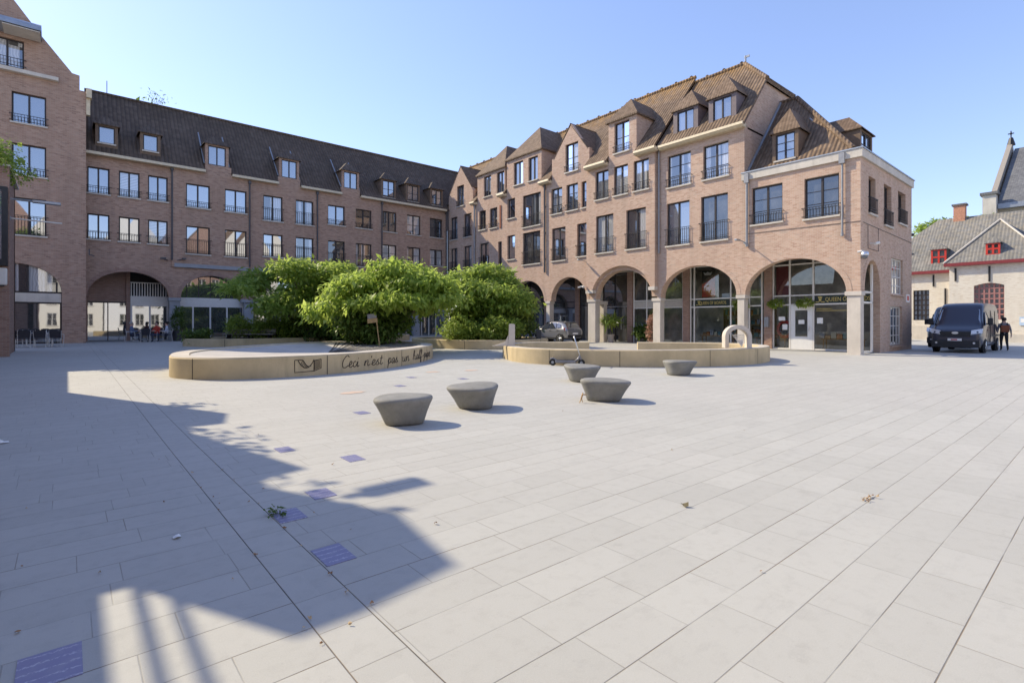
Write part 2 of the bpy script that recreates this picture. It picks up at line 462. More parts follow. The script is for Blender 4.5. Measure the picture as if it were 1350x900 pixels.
M['pot'] = simple('beige_pot', (.45, .38, .31), .8)
M['potd'] = simple('dark_pot', (.06, .06, .065), .6)
M['rubber'] = simple('tyre_rubber', (.025, .025, .026), .85)
M['alloy'] = simple('alloy_rim', (.55, .56, .58), .35, .7, var=.05)
M['chrome'] = simple('aluminium', (.68, .69, .70), .3, .8, var=.04)
M['plastic'] = simple('black_plastic', (.025, .025, .027), .5)
M['cglass'] = glass_mat('car_glass', (.03, .034, .04), .14, rough=.01)
M['van_glass'] = glass_mat('van_glass', (.07, .08, .09), .28, rough=.02, pattern='room')
M['lamp_w'] = simple('clear_lamp', (.7, .72, .75), .15, .2, var=.2, scale=30)
M['lamp_r'] = simple('red_lamp', (.45, .02, .015), .2)
M['plate'] = simple('plate_white', (.78, .76, .74), .5, var=.04)
M['plate_r'] = simple('plate_red', (.45, .03, .03), .5)
def carpaint(name, c, rough=.28, metal=.5):
    t = NT(name); b = t.bsdf(c, rough, None, metal, .5); b.inputs['Coat Weight'].default_value = .6; b.inputs['Coat Roughness'].default_value = .05
    return t.m
M['car_grey'] = carpaint('grey_car_paint', (.27, .27, .285))
M['van_blue'] = carpaint('dark_blue_van_paint', (.028, .031, .055), .35, .2)
M['van_grey'] = carpaint('dark_grey_van_paint', (.06, .062, .07), .4, .2)
M['bronze'] = simple('bronze', (.42, .27, .13), .45, .6)
M['ink'] = simple('black_ink', (.035, .03, .028), .8)
M['blue_tile'] = None

def bluetile():
    t = NT('blue_enamel_tile'); P = t.pos(); p = t.xyz(P)
    n = t.noise(P, 30., 4, .7)
    w = t.math('SINE', t.math('ADD', t.math('MULTIPLY', p[1], 95.), t.math('MULTIPLY', n, 5.)))
    ln = t.math('MULTIPLY', t.maprange(w, .70, .95), t.maprange(t.noise(P, 75., 2, .8), .40, .56))
    col = t.mix(t.math('MULTIPLY', ln, .7), (.20, .19, .33), (.50, .50, .60))
    col = t.mix(t.maprange(t.noise(P, 14., 3), .45, .7, 0., .3), col, (.30, .29, .36))
    t.bsdf(col, .4, None, 0, .5); return t.m
M['blue_tile'] = bluetile()
M['orange'] = simple('faded_orange_paint', (.56, .42, .33), .8, var=.1, scale=40)

# ------------------------------------------------------------------ ground
def build_ground():
    ys = [-300, -60, -10, 2, 8, 14, 20, 26, 32, 38, 44, 50, 60, 80, 120, 400]
    xs = [-400, -60, -10, 0, 10, 20, 30, 40, 60, 100, 500]
    mb = MB()
    vs = [(x, y, gz(x, min(y, 60))) for y in ys for x in xs]
    n = len(xs)
    fs = [(j * n + i, j * n + i + 1, (j + 1) * n + i + 1, (j + 1) * n + i) for j in range(len(ys) - 1) for i in range(n - 1)]
    mb.add(vs, fs)
    tag(mb.build('plaza_ground', M['paving']), kind='structure')
build_ground()

# ------------------------------------------------------------------ windows
_wm = {}
def mesh_of(key, fn, name, mats, smooth=False):
    if key in _wm: return _wm[key]
    mb = MB(); fn(mb)
    o = mb.build(name, mats, smooth=smooth)
    me = o.data; bpy.data.objects.remove(o); _wm[key] = me
    return me
def inst(name, me, parent, loc):
    o = bpy.data.objects.new(name, me); o.location = loc; link(o, parent); return o

def window(parent, x0, x1, z0, z1, y0=0.0, leaves=2, bars=0, pane='sky', rail=0.0, sill=True, frame='frame', rec=.14, sillm='stone', fw=.075):
    w = round(x1 - x0, 2); h = round(z1 - z0, 2)
    def fr(mb):
        d0, d1 = rec, rec + .07
        mb.box(0, w, d0, d1, h - fw, h); mb.box(0, w, d0, d1, 0, fw)
        mb.box(0, fw, d0 - .001, d1 + .001, fw, h - fw); mb.box(w - fw, w, d0 - .001, d1 + .001, fw, h - fw)
        for i in range(1, leaves):
            x = w * i / leaves
            mb.box(x - fw * .62, x + fw * .62, d0 - .012, d1, fw, h - fw)
        for k in range(bars):
            z = fw + (h - 2 * fw) * (k + 1) / (bars + 1)
            mb.box(fw, w - fw, d0 + .012, d1 - .012, z - .014, z + .014)
    def pn(mb):
        # each leaf tilted a hair, as real casements are
        for i in range(leaves):
            a, b = fw * .5 + (w - fw) * i / leaves, fw * .5 + (w - fw) * (i + 1) / leaves
            t1 = rnd.uniform(-.006, .006); t2 = rnd.uniform(-.005, .005)
            y = rec + .04
            mb.add([(a, y + t1, fw * .5), (b, y - t1, fw * .5), (b, y - t1 + t2, h - fw * .5), (a, y + t1 + t2, h - fw * .5)], [(0, 1, 2, 3)])
    wo = inst('window', mesh_of(('f', w, h, leaves, bars, rec, frame, fw), fr, 'window_frame', M[frame]), parent, (x0, y0, z0))
    v = rnd.randint(0, 5)
    inst('pane', mesh_of(('p', w, h, leaves, rec, pane, v, fw), pn, 'pane', M[pane + '_pane']), wo, (0, 0, 0))
    if sill:
        def sl(mb):
            mb.box(-.07, w + .07, -.10, rec, -.085, 0)
        inst('sill', mesh_of(('s', w, sillm, rec), sl, 'sill', M[sillm]), wo, (0, 0, 0))
    if rail:
        def rl(mb):
            rz = round(rail, 2); y = -.085
            for z in (rz, .10):
                mb.box(-.10, w + .10, y - .014, y + .014, z - .014, z + .014)
            if rz > .7: mb.box(-.06, w + .06, y - .01, y + .01, .22, .24)
            nb = max(3, int(w / .13))
            for i in range(nb + 1):
                x = w * i / nb
                mb.box(x - .009, x + .009, y - .009, y + .009, .045, rz)
            for x in (-.09, w + .09):
                mb.box(x - .012, x + .012, y, .02, rz - .03, rz - .005)
                mb.box(x - .012, x + .012, y, .02, .095, .115)
        inst('railing', mesh_of(('r', w, round(rail, 2)), rl, 'railing', M['iron']), wo, (0, 0, 0))
    return wo

def wall_part(parent, name, mat, outline, holes=(), y0=0.0, th=.3):
    mb = MB(); mb.slab(outline, holes, y0, th); return mb.build(name, mat, parent)

def hip_roof(mb, x0, x1, yf, yb, ze, zr, hip, o=.12, th=.05):
    """small dormer roof in a local frame (front at yf), hipped back by 'hip' (hip<0: gable flush)"""
    xc = (x0 + x1) / 2
    a, b = x0 - o, x1 + o; f = yf - o
    ap = (xc, f + max(hip, 0), zr)
    v = [(a, f, ze), (b, f, ze), ap, (xc, yb, zr), (a, yb, ze), (b, yb, ze)]
    v2 = [(p[0], p[1], p[2] - th) for p in v]
    mb.add(v + v2, [(0, 1, 2), (0, 2, 3, 4), (1, 5, 3, 2), (6, 8, 7), (6, 10, 9, 8), (7, 8, 9, 11), (0, 6, 7, 1), (0, 4, 10, 6), (1, 7, 11, 5)])

def dormer(parent, x0, x1, z0, z1, yf, zbase, zr, hip, tile, front, cheek, yb, pane='sky', bars=0, leaves=2, mar=.22, rail=0, sill=True, top=.12, flash=True):
    """window x0..x1,z0..z1 ; body extends mar to both sides"""
    a, b = x0 - mar, x1 + mar; ze = z1 + top
    mb = MB()
    mb.slab(rect(a, b, zbase, ze), [rect(x0, x1, z0, z1)], yf, .14)
    d = mb.build('dormer', M[front], parent)
    for x in (a + .003, b - .1):
        mb = MB(); mb.box(x, x + .097, yf + .14, yb, zbase, ze - .01); mb.build('cheek', M[cheek], d)
    mb = MB(); hip_roof(mb, a, b, yf, yb, ze, zr, hip)
    mb.build('dormer_roof', M[tile], d)
    if flash:
        k = (yb - yf) * .9
        for x in (a - .05, b + .05):
            mb = MB(); mb.tube([(x, yf + .05, zbase + .05), (x, yf + k, zbase + k * 1.19 + .02)], .045, 6); mb.build('flashing', M['lead'], d)
    window(d, x0, x1, z0, z1, yf, leaves, bars, pane, rail, sill, rec=.05, fw=.06)
    return d

# ------------------------------------------------------------------ left wing (shaded), facing -Y
ZE = 12.15
def left_wing():
    b = thing('apartment_building', 'long shaded brick apartment wing with dark tiled roof and a row of small dormers', 'apartment building', (0, 42.3, 0))
    A = [(.93, 5.25), (5.94, 9.76), (10.75, 14.6), (15.6, 19.45), (20.45, 24.1), (24.8, 27.4)]
    zs, zt = 3.2, 4.82
    # ground floor wall with arches
    out = [(.85, zs)]
    for a in A: out += arch_pts(a[0], a[1], zs, zt)
    out += [(27.75, zs), (27.75, 5.35), (.85, 5.35)]
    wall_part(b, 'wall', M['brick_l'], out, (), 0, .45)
    # soldier-course rings round the arches
    mb = MB()
    for a in A:
        i = arch_pts(a[0], a[1], zs, zt, 22); o = arch_pts(a[0] - .24, a[1] + .24, zs, zt + .24, 22)
        if a is A[0]: o = [(max(p[0], .86), p[1]) for p in o]
        mb.slab(i + o[::-1], (), -.012, .02)
    mb.build('arch_ring', M['brick_n'], b)
    for p0, p1 in [(5.25, 5.94), (9.76, 10.75), (14.6, 15.6), (19.45, 20.45), (24.1, 24.8), (27.4, 27.75)]:
        mb = MB(); c = (p0 + p1) / 2; w = min(.34, (p1 - p0) / 2)
        mb.box(c - w + .03, c + w - .03, .03, .42, -.3, zs - .22)
        p = mb.build('pillar', M['grey_stone'], b)
        mb = MB(); mb.box(p0 - .02, p1 + .02, -.04, .47, zs - .22, zs - .002); mb.build('capital', M['grey_stone'], p)
    # upper wall: five house-wide sections, the middle three slightly proud
    secs = [(.85, 5.4, 0), (5.4, 10.27, -.12), (10.27, 15.27, -.12), (15.27, 20.9, -.12), (20.9, 27.75, 0)]
    L3 = [(.93, 2.04), (2.52, 3.62), (4.08, 5.19)], [(6.24, 7.69), (8.64, 10.08)], [(11.23, 12.62), (13.6, 14.98)], [(16.15, 17.57), (18.52, 19.94)], [(21, 22.37), (23.43, 24.82), (25.82, 27.21)]
    z3 = [(9.67, 11.33), (9.52, 11.15), (9.22, 11.12), (9.5, 11.1), (9.5, 11.28)]
    z2 = [(6.77, 8.37), (6.28, 8.21), (6.5, 8.2), (6.25, 8.2), (6.85, 8.36)]
    rail3 = [.45, .42, .95, .42, 0]; rail2 = [.5, 1.0, .95, .95, 0]
    pan3 = [['sky', 'bld', 'sky'], ['mir', 'mir'], ['cur', 'cur'], ['sky', 'dk'], ['dk', 'bld', 'dk']]
    pan2 = [['mir', 'mir', 'bld'], ['mir', 'mir'], ['mir', 'cur'], ['dk', 'cur'], ['bld', 'cur', 'cur']]
    bays = {1: (7.4, 9.06), 2: (12.3, 13.94), 3: (17.25, 18.88)}
    for i, (s0, s1, y0) in enumerate(secs):
        holes = [rect(a, c, *z3[i]) for a, c in L3[i]] + [rect(a, c, *z2[i]) for a, c in L3[i]]
        o = [(s0, 5.35 if y0 == 0 else 5.3), (s1, 5.35 if y0 == 0 else 5.3), (s1, ZE)]
        if i in bays:
            q = bays[i]; o += [(q[1], ZE), (q[1], 12.7), (q[0], 12.7), (q[0], ZE)]
        o += [(s0, ZE)]
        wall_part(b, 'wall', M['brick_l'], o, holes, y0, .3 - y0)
        for j, (a, c) in enumerate(L3[i]):
            window(b, a, c, *z3[i], y0, 2, 1 if i == 4 else 0, pan3[i][j], rail3[i])
            window(b, a, c, *z2[i], y0, 2, 1 if i in (2, 4) else 0, pan2[i][j], rail2[i])
        if y0 < 0:
            mb = MB(); mb.box(s0 + .15, s1 - .05, y0 - .05, -.002, 5.3, 5.56); mb.build('lintel', M['grey_stone'], b)
    # gutters
    for g0, g1 in [(.85, 5.5), (5.5, 7.38), (9.08, 12.28), (13.96, 17.23), (18.9, 27.45)]:
        mb = MB(); mb.slab([(0, 0), (.02, .2), (-.3, .2), (-.34, .02)], (), g0, g1 - g0)
        o = mb.build('gutter', M['cream'], b)
        o.data.transform(Matrix(((0, 1, 0, 0), (1, 0, 0, -.12), (0, 0, 1, 12.02), (0, 0, 0, 1))))
    # roof
    def slope(y): return 12.2 + (y + .35) * (17.5 - 12.2) / (4.2 + .35)
    mb = MB()
    t = .12
    c0 = .22; zc = 12.23 + (c0 + .30) * (17.5 - 12.23) / 4.5
    mb.prism([(.86, c0, zc), (28.28, c0, zc), (32.0, 4.2, 17.5), (.86, 4.2, 17.5)], (0, .06, -t))
    for a, c in [(.86, 7.38), (9.08, 12.28), (13.96, 17.23), (18.9, 27.8)]: mb.prism([(a, -.30, 12.23), (c, -.30, 12.23), (c, c0, zc), (a, c0, zc)], (0, .06, -t))
    mb.prism([(.86, 8.7, 12.2), (.86, 4.2, 17.5), (36, 4.2, 17.5), (36, 8.7, 12.2)], (0, -.06, -t))
    mb.tube([(.86, 4.2, 17.52), (32, 4.2, 17.52)], .11, 8)
    rf = mb.build('roof', M['tile_l'], b)
    mb = MB(); mb.tube([(2.1, 4.3, 17.4), (2.1, 4.3, 18.5)], .03, 6); mb.build('vent_pipe', M['zinc'], rf)
    # back volume so that light does not leak
    mb = MB(); mb.box(.9, 27.6, 3.2, 8.4, -.2, 12.1); mb.build('core', M['dim'], b)
    mb = MB(); mb.box(.9, 27.7, .31, 3.3, 5.02, 5.3); mb.build('arcade_ceiling', M['soffit'], b)
    mb = MB(); mb.box(.9, 27.7, .36, 3.2, 8.9, 9.05); mb.box(.9, 27.7, .36, 3.2, 12.0, 12.1); mb.build('floor_slab', M['dark'], b)
    # dormers standing on the roof slope
    for x0, x1, z0, z1 in [(1.49, 2.32, 12.95, 14.0), (3.82, 4.63, 12.95, 14.0), (21.07, 22.17, 12.5, 13.95), (23.48, 24.6, 12.5, 13.95), (26.04, 27.1, 12.5, 13.95)]:
        yf = .12 if x0 < 10 else 0.02
        dormer(b, x0, x1, z0 + .02, z1 + .03, yf, 12.35, z1 + .95, .85, 'tile_l', 'cheek', 'cheek', 2.4, 'sky', 1 if x0 > 10 else 0, 1 if x0 < 10 else 2, .16)
    for x0, x1 in [(7.58, 8.7), (12.55, 13.68), (17.49, 18.63)]:
        dormer(b, x0, x1, 12.7, 14.05, -.12, 12.702, 15.05, .9, 'tile_l', 'brick_l', 'cheek', 2.5, 'sky', 0, 2, .18, 0, False)
    # downpipes
    for x, z0, z1, y in [(5.42, 5.75, 12.1, -.12), (10.27, 5.6, 12.0, -.2), (15.27, 5.5, 12.0, -.2), (20.88, 5.5, 12.0, -.2), (27.6, 3.4, 12.1, -.08)]:
        mb = MB(); mb.tube([(x, y, z0), (x, y, z1)], .055, 8)
        mb.box(x - .09, x + .09, y - .09, y + .07, z1 - .25, z1 - .02)
        mb.build('downpipe', M['pipe_d'], b)
    # first arch: recessed brick bay, glass under it, doors with a balustrade above
    mb = MB(); mb.slab(rect(.9, 3.15, 2.9, 5.02), (), 1.6, .2); mb.build('recessed_wall', M['brick_n'], b)
    mb = MB(); mb.box(3.0, 3.22, 1.45, 1.6, -.1, 5.02); mb.box(.88, .98, 1.45, 1.6, -.1, 2.9); mb.build('pier', M['brick_n'], b)
    mb = MB(); mb.box(.98, 3.0, 1.58, 1.66, 2.8, 2.9); mb.box(.98, 3.0, 1.58, 1.66, .2, .3); mb.box(2.0, 2.06, 1.585, 1.655, .3, 2.8)
    f = mb.build('window', M['frame'], b)
    mb = MB(); mb.box(.98, 3.0, 1.61, 1.63, .3, 2.8); mb.build('pane', M['mir_pane'], f)
    mb = MB()
    Z0, Z1, Z2, Z3 = .22, 2.62, 3.3, 4.25
    for x in (3.24, 4.28, 5.3): mb.box(x, x + .1, 1.5, 1.6, Z0, Z1)
    mb.box(3.24, 5.4, 1.49, 1.61, Z1, Z2)
    mb.box(3.24, 5.4, 1.5, 1.6, Z3 - .06, Z3); mb.box(3.24, 5.4, 1.5, 1.6, Z0, Z0 + .08)
    for i in range(15):
        x = 3.26 + i * .152; mb.box(x, x + .055, 1.52, 1.58, Z2, Z3 - .06)
    f = mb.build('door_frame', M['white'], b)
    mb = MB(); mb.box(3.34, 4.28, 1.54, 1.56, Z0 + .08, Z1); mb.box(4.38, 5.3, 1.54, 1.56, Z0 + .08, Z1); mb.build('pane', M['fan_pane'], f)
    mb = MB(); mb.box(3.2, 5.5, 1.75, 1.8, Z2, 5.02); mb.build('depth_shade_sheet', M['dark'], b)  # dark sheet added in place of the unlit depth beyond the balustrade
    # second arch: fan window of small panes over white doors ; same glazing repeated further right
    for k, (a0, a1) in enumerate(A[1:]):
        yy = .62; e0, e1 = a0 - .3, a1 + .3
        mb = MB()
        mb.box(e0, e1, yy, yy + .12, 2.6, 3.25)
        for j in range(5):
            x = e0 + (e1 - e0 - .1) * j / 4; mb.box(x, x + .1, yy + .01, yy + .1, gz(0, 42), 2.6)
        f = mb.build('shopfront', M['white'], b)
        mb = MB()
        for j in range(7):
            x = e0 + (e1 - e0 - .05) * j / 6; mb.box(x, x + .05, yy + .03, yy + .09, 3.25, 5.0)
        mb.box(e0, e1, yy + .035, yy + .085, 4.05, 4.1)
        mb.build('muntins', M['frame'], f)
        mb = MB(); mb.box(e0, e1, yy + .055, yy + .065, .3, 2.6); mb.box(e0, e1, yy + .055, yy + .065, 3.25, 5.0); mb.build('pane', M['fan_pane'], f)
    # little clutter on the wall under the string course
    mb = MB(); mb.tube([(5.2, -.05, 5.72), (4.9, -.25, 5.8)], .03, 6); mb.tube([(5.6, -.05, 5.72), (6.1, -.3, 5.85)], .03, 6)
    mb.box(4.75, 5.05, -.42, -.18, 5.76, 5.88); mb.box(5.98, 6.2, -.45, -.2, 5.82, 5.92)
    mb.build('floodlight', M['pipe_d'], b)
    return b
left_wing()

# ------------------------------------------------------------------ tall gabled house far left
def tall_house():
    b = thing('gabled_house', 'tall shaded brick house with steep stepped gable, cut by the left edge of the picture', 'house', (0, 41.3, 0))
    W = [(-3.33, -1.93, 16.1, 17.7), (-2.45, -.97, 13.0, 14.74), (-2.45, -.97, 10.0, 11.8), (-2.45, -.97, 6.55, 8.7)]
    W += [(w[0] - 4.1, w[1] - 4.1, w[2], w[3]) for w in W[1:]]
    holes = [rect(*w) for w in W]
    zs, zt = 3.3, 4.92
    out = [(-9, -.3), (-4.4, -.3), (-4.4, zs)] + arch_pts(-4.4, -.27, zs, zt) + [(-.27, -.3), (.85, -.3), (.85, 15.6), (.55, 15.62), (.55, 16.5), (.2, 16.55), (-1.17, 18.3), (-2.35, 19.95), (-4.0, 22.3), (-9, 15.5)]
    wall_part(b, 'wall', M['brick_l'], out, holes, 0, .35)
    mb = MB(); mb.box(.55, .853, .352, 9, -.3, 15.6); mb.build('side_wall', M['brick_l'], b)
    mb = MB()
    mb.prism([(.62, .1, 15.5), (-4.0, .1, 22.1), (-4.0, 9, 22.1), (.62, 9, 15.5)], (-.12, 0, -.1)); mb.build('roof', M['tile_l'], b)
    mb = MB(); mb.box(.86, 1.12, -.3, 1.2, 15.2, 15.75); mb.box(.86, 1.05, -.05, .25, 14.2, 15.2); mb.build('gutter', M['cream'], b)
    for i, w in enumerate(W):
        window(b, *w, 0, 2, 0, ['cur', 'sky', 'sky', 'mir', 'sky', 'sky', 'mir'][i], [.5, .45, .45, 1.1, .45, .45, 1.1][i], i != 0)
    mb = MB(); mb.box(-6.4, -.42, -.32, -.002, 15.78, 15.98); mb.build('ledge', M['stone'], b)
    # barrel shaped zinc canopy high on the gable
    mb = MB()
    pr = [(-.75 + .75 * math.cos(t) * 1.0, .55 * math.sin(t)) for t in [math.pi * i / 10 for i in range(11)]]
    n = len(pr)
    mb.prism([(-1.15, p[0] - .05, 17.95 + p[1]) for p in pr], (-6, 0, 0))
    cn = mb.build('canopy', M['zinc'], b)
    mb = MB()
    for i in range(14): mb.box(-2.6 + i * .09, -2.56 + i * .09, -1.4, -.2, 17.9, 17.948)
    mb.box(-2.75, -1.2, -1.5, -.12, 17.86, 17.9); mb.build('grille', M['stone'], cn)
    # arched ground floor window
    fr = [(-4.3, zs - .02)] + arch_pts(-4.3, -.36, zs - .02, zt - .08) + [(-.36, zs - .02)]
    mb = MB()
    mb.box(-4.4, -.27, .14, .22, 3.22, 3.32); mb.box(-4.4, -.27, .14, .22, 2.6, 2.7); mb.box(-4.4, -.27, .14, .22, .25, .35)
    for x in (-2.42, -1.83): mb.box(x, x + .1 if x > -2 else x + .12, .142, .218, 3.32, 4.9)
    mb.box(-.36, -.27, .142, .218, .3, 3.3); mb.box(-.55, -.46, .142, .218, 3.32, 3.9); mb.box(-2.42, -2.32, .142, .218, .35, 2.6)
    f = mb.build('shop_window', M['frame'], b)
    mb = MB(); mb.slab(arch_pts(-4.38, -.29, 3.32, zt - .02), (), .17, .02); mb.build('pane', M['cur_pane'], f)
    mb = MB(); mb.box(-4.4, -.3, .17, .19, .35, 2.6); mb.build('pane', M['mir_pane'], f)
    mb = MB(); mb.box(-4.4, -.3, .13, .2, 2.702, 3.218); mb.build('blind', M['stone'], f)
    mb = MB(); mb.box(-9, .8, 2.4, 9, -.3, 15.3); mb.build('core', M['dim'], b)
    mb = MB(); mb.tube([(1.0, -.1, 6.0), (1.0, -.1, 5.65), (1.25, -.1, 5.6)], .04, 6); mb.build('pipe_stub', M['pipe_d'], b)
tall_house()

# ------------------------------------------------------------------ sunlit row on the right, facing -X (local x = -Y, local y = X - 27.8)
XR = 27.8
def ar(a, c): return -a, -c          # Y range (far, near) -> local x range
def section(b, ya, yb, y0, windows, ztop=ZE, extra=None, zbot=5.0, th=.3):
    """ya > yb in world Y. windows: (Yfar, Ynear, z0, z1)"""
    x0, x1 = -ya, -yb
    holes = [rect(-w[0], -w[1], w[2], w[3]) for w in windows]
    o = [(x0, zbot), (x1, zbot), (x1, ztop)] + (extra or []) + [(x0, ztop)]
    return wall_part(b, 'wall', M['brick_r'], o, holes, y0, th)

def right_row():
    b = thing('townhouse_row', 'long sunlit pink brick row of gabled fronts with brown tiled roofs above an arcade', 'apartment building', (XR, 0, 0), -math.pi / 2)
    # ---- ground storey with arches
    zs = 3.12
    A = [(40.9, 37.9, 4.7), (37.3, 33.5, 4.75), (32.8, 28.95, 4.8), (28.19, 24.62, 4.8)]
    def lower(y0, th, ya, yb, arches, ztop, zs=zs):
        out = [(-ya, zs)]
        for a0, a1, zt in arches: out += arch_pts(-a0, -a1, zs, zt, 22)
        out += [(-yb, zs), (-yb, ztop), (-ya, ztop)]
        cl = [out[0]]
        for p in out[1:]:
            if abs(p[0] - cl[-1][0]) + abs(p[1] - cl[-1][1]) > 1e-4: cl.append(p)
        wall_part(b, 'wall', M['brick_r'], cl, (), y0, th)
        mb = MB()
        for a0, a1, zt in arches:
            i = arch_pts(-a0, -a1, zs, zt, 26); o = arch_pts(-a0 - .24, -a1 + .24, zs, zt + .25, 26)
            mb.slab(i + o[::-1], (), y0 - .014, .02)
        mb.build('arch_ring', M['brick_n' if False else 'brick_r'], b)
    lower(0, .5, 42.2, 24.4, A, 5.0)
    EA = (23.8, 19.25)                       # big arch of the projecting house: inner ring set back, outer ring proud
    lower(0, .5, 24.4, 18.85, [(EA[0], EA[1], 4.95)], 5.0)
    out = [(-24.4, 3.72)] + [(-23.98, 3.72)] + [p for p in arch_pts(-23.98, -19.0, 3.1, 5.2, 30) if p[1] > 3.72] + [(-19.0, 3.72), (-18.85, 3.72), (-18.85, 6.0), (-24.4, 6.0)]
    wall_part(b, 'wall', M['brick_r'], out, (), -.3, .3 - .002)
    for y in (24.1, 18.95):
        mb = MB(); mb.box(-y - .35, -y + (.11 if y < 20 else .3), -.34, -.002, 3.5, 3.718); mb.build('corbel', M['pillar'], b)
    lower(0, .5, 18.85, 13.4, [(18.62, 13.84, 4.8)], 5.0, 3.02)
    # ---- pillars
    def pillar(ya, yb, zt, y0=.03, y1=.47, cap=True):
        mb = MB(); mb.box(-ya, -yb, y0, y1, -.3, zt - .2); p = mb.build('pillar', M['pillar'], b, bevel=.012)
        if cap:
            mb = MB(); mb.box(-ya - .07, -yb + .07, y0 - .05, y1 + .03, zt - .2, zt - .003); mb.build('capital', M['pillar'], p, bevel=.012)
    pillar(28.76, 28.38, zs); pillar(33.35, 32.95, zs); pillar(37.75, 37.4, zs)
    pillar(24.55, 23.88, zs); pillar(19.2, 18.68, 3.02); pillar(13.8, 13.42, 3.0)
    pillar(24.3, 23.95, 2.95, 1.0, 1.4, False)
    mb = MB(); mb.box(-24.3, -23.9, .5, 1.4, 2.75, 3.0); mb.build('cross_beam', M['pillar'], b)
    # ---- housefronts
    GA = [(-41.74, 13.8), (-40.14, 15.9), (-38.55, 13.8)]
    wa = [(40.7, 39.6, 12.3, 14.2), (41.8, 40.65, 9.3, 11.42), (39.6, 38.4, 9.3, 11.42), (41.8, 40.65, 6.3, 8.48), (39.6, 38.4, 6.3, 8.48)]
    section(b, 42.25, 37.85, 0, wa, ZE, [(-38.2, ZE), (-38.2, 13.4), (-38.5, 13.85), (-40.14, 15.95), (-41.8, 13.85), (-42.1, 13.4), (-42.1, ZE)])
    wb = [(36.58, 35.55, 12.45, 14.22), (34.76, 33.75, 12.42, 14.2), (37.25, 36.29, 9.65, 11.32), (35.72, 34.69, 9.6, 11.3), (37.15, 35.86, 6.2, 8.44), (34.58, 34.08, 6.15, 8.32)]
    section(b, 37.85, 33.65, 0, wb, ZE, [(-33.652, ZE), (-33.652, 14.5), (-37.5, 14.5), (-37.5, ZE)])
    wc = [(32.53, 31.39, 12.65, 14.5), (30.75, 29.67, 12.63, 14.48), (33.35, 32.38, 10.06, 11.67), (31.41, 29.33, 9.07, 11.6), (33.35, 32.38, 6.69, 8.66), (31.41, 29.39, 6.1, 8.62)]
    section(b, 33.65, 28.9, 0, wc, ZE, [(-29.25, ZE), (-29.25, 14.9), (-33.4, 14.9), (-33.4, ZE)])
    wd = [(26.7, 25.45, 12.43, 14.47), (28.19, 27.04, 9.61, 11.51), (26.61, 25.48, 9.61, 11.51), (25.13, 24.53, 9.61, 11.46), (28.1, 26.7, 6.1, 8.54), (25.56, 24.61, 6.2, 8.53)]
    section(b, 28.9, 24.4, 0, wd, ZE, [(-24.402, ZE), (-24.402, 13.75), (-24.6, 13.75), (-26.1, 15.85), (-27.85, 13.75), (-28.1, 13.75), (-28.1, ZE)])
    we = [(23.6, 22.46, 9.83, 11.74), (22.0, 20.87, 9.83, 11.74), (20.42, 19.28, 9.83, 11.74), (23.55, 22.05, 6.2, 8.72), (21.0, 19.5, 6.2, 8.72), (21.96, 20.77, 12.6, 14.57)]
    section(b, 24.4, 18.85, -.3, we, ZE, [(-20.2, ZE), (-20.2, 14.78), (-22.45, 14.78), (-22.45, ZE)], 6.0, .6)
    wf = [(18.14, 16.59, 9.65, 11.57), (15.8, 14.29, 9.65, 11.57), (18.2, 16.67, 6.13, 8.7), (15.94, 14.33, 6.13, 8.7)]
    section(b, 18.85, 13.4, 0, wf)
    def win(w, y0, pane, rail=0., bars=0, leaves=2, sill=True, frame='frame'):
        window(b, -w[0], -w[1], w[2], w[3], y0, leaves, bars, pane, rail, sill, frame)
    for w, p, r in zip(wa, ['sky', 'sky', 'sky', 'sky', 'cur'], [.5, .9, .9, .9, .9]): win(w, 0, p, r)
    for w, p, r, l in zip(wb, ['bld', 'sky', 'cur', 'sky', 'dk', 'cur'], [0, 0, .4, .4, 1.0, 0], [2, 2, 2, 2, 2, 1]): win(w, 0, p, r, 0, l, l == 2)
    mb = MB(); mb.box(-34.32, -34.14, -.06, -.002, 9.45, 11.35); mb.build('shutter', M['rust'], b)
    for w, p, r, l in zip(wc, ['sky', 'sky', 'cur', 'cur', 'rust', 'dk'], [0, 0, 0, .9, 0, 1.0], [2, 2, 1, 2, 1, 2]):
        if p == 'rust': p = 'dk'
        win(w, 0, p, r, 0, l)
    for w, p, r, ba, l in zip(wd, ['cur', 'bld', 'sky', 'sky', 'dk', 'cur'], [.45, .45, .45, 0, .9, .8], [1, 2, 2, 2, 2, 2], [2, 2, 2, 1, 2, 1]): win(w, 0, p, r, ba, l)
    for w, p, r, ba in zip(we, ['sky', 'bld', 'cur', 'cur', 'cur', 'sky'], [.5, .5, .5, 1.0, 1.0, .45], [0, 0, 0, 0, 0, 1]): win(w, -.3, p, r, ba)
    for w, p, r, ba in zip(wf, ['cur', 'cur', 'sky', 'dk'], [.5, .5, 1.0, 1.05], [2, 2, 0, 0]): win(w, 0, p, r, ba)
    # ---- main roof
    def rz(y): return 12.2 + (y + .35) * (17.6 - 12.2) / 4.55
    t = .12
    mb = MB()
    def rl(y): return 12.2 + (y + .35) * (17.6 - 12.2) / 4.55
    def re_(y): return 12.22 + (y + .62) * (17.85 - 12.22) / 4.82
    c0 = .32
    mb.prism([(-42.9, c0, rl(c0)), (-24.4, c0, rl(c0)), (-24.4, 4.2, 17.6), (-46.6, 4.2, 17.6)], (0, .06, -t))
    mb.prism([(-24.398, c0, re_(c0)), (-18.75, c0, re_(c0)), (-18.75, 4.2, 17.85), (-24.398, 4.2, 17.85)], (0, .06, -t))
    for ya, yb in [(38.2, 37.52), (33.648, 33.402), (29.248, 28.102)]: mb.prism([(-ya, -.35, 12.2), (-yb, -.35, 12.2), (-yb, c0, rl(c0)), (-ya, c0, rl(c0))], (0, .06, -t))
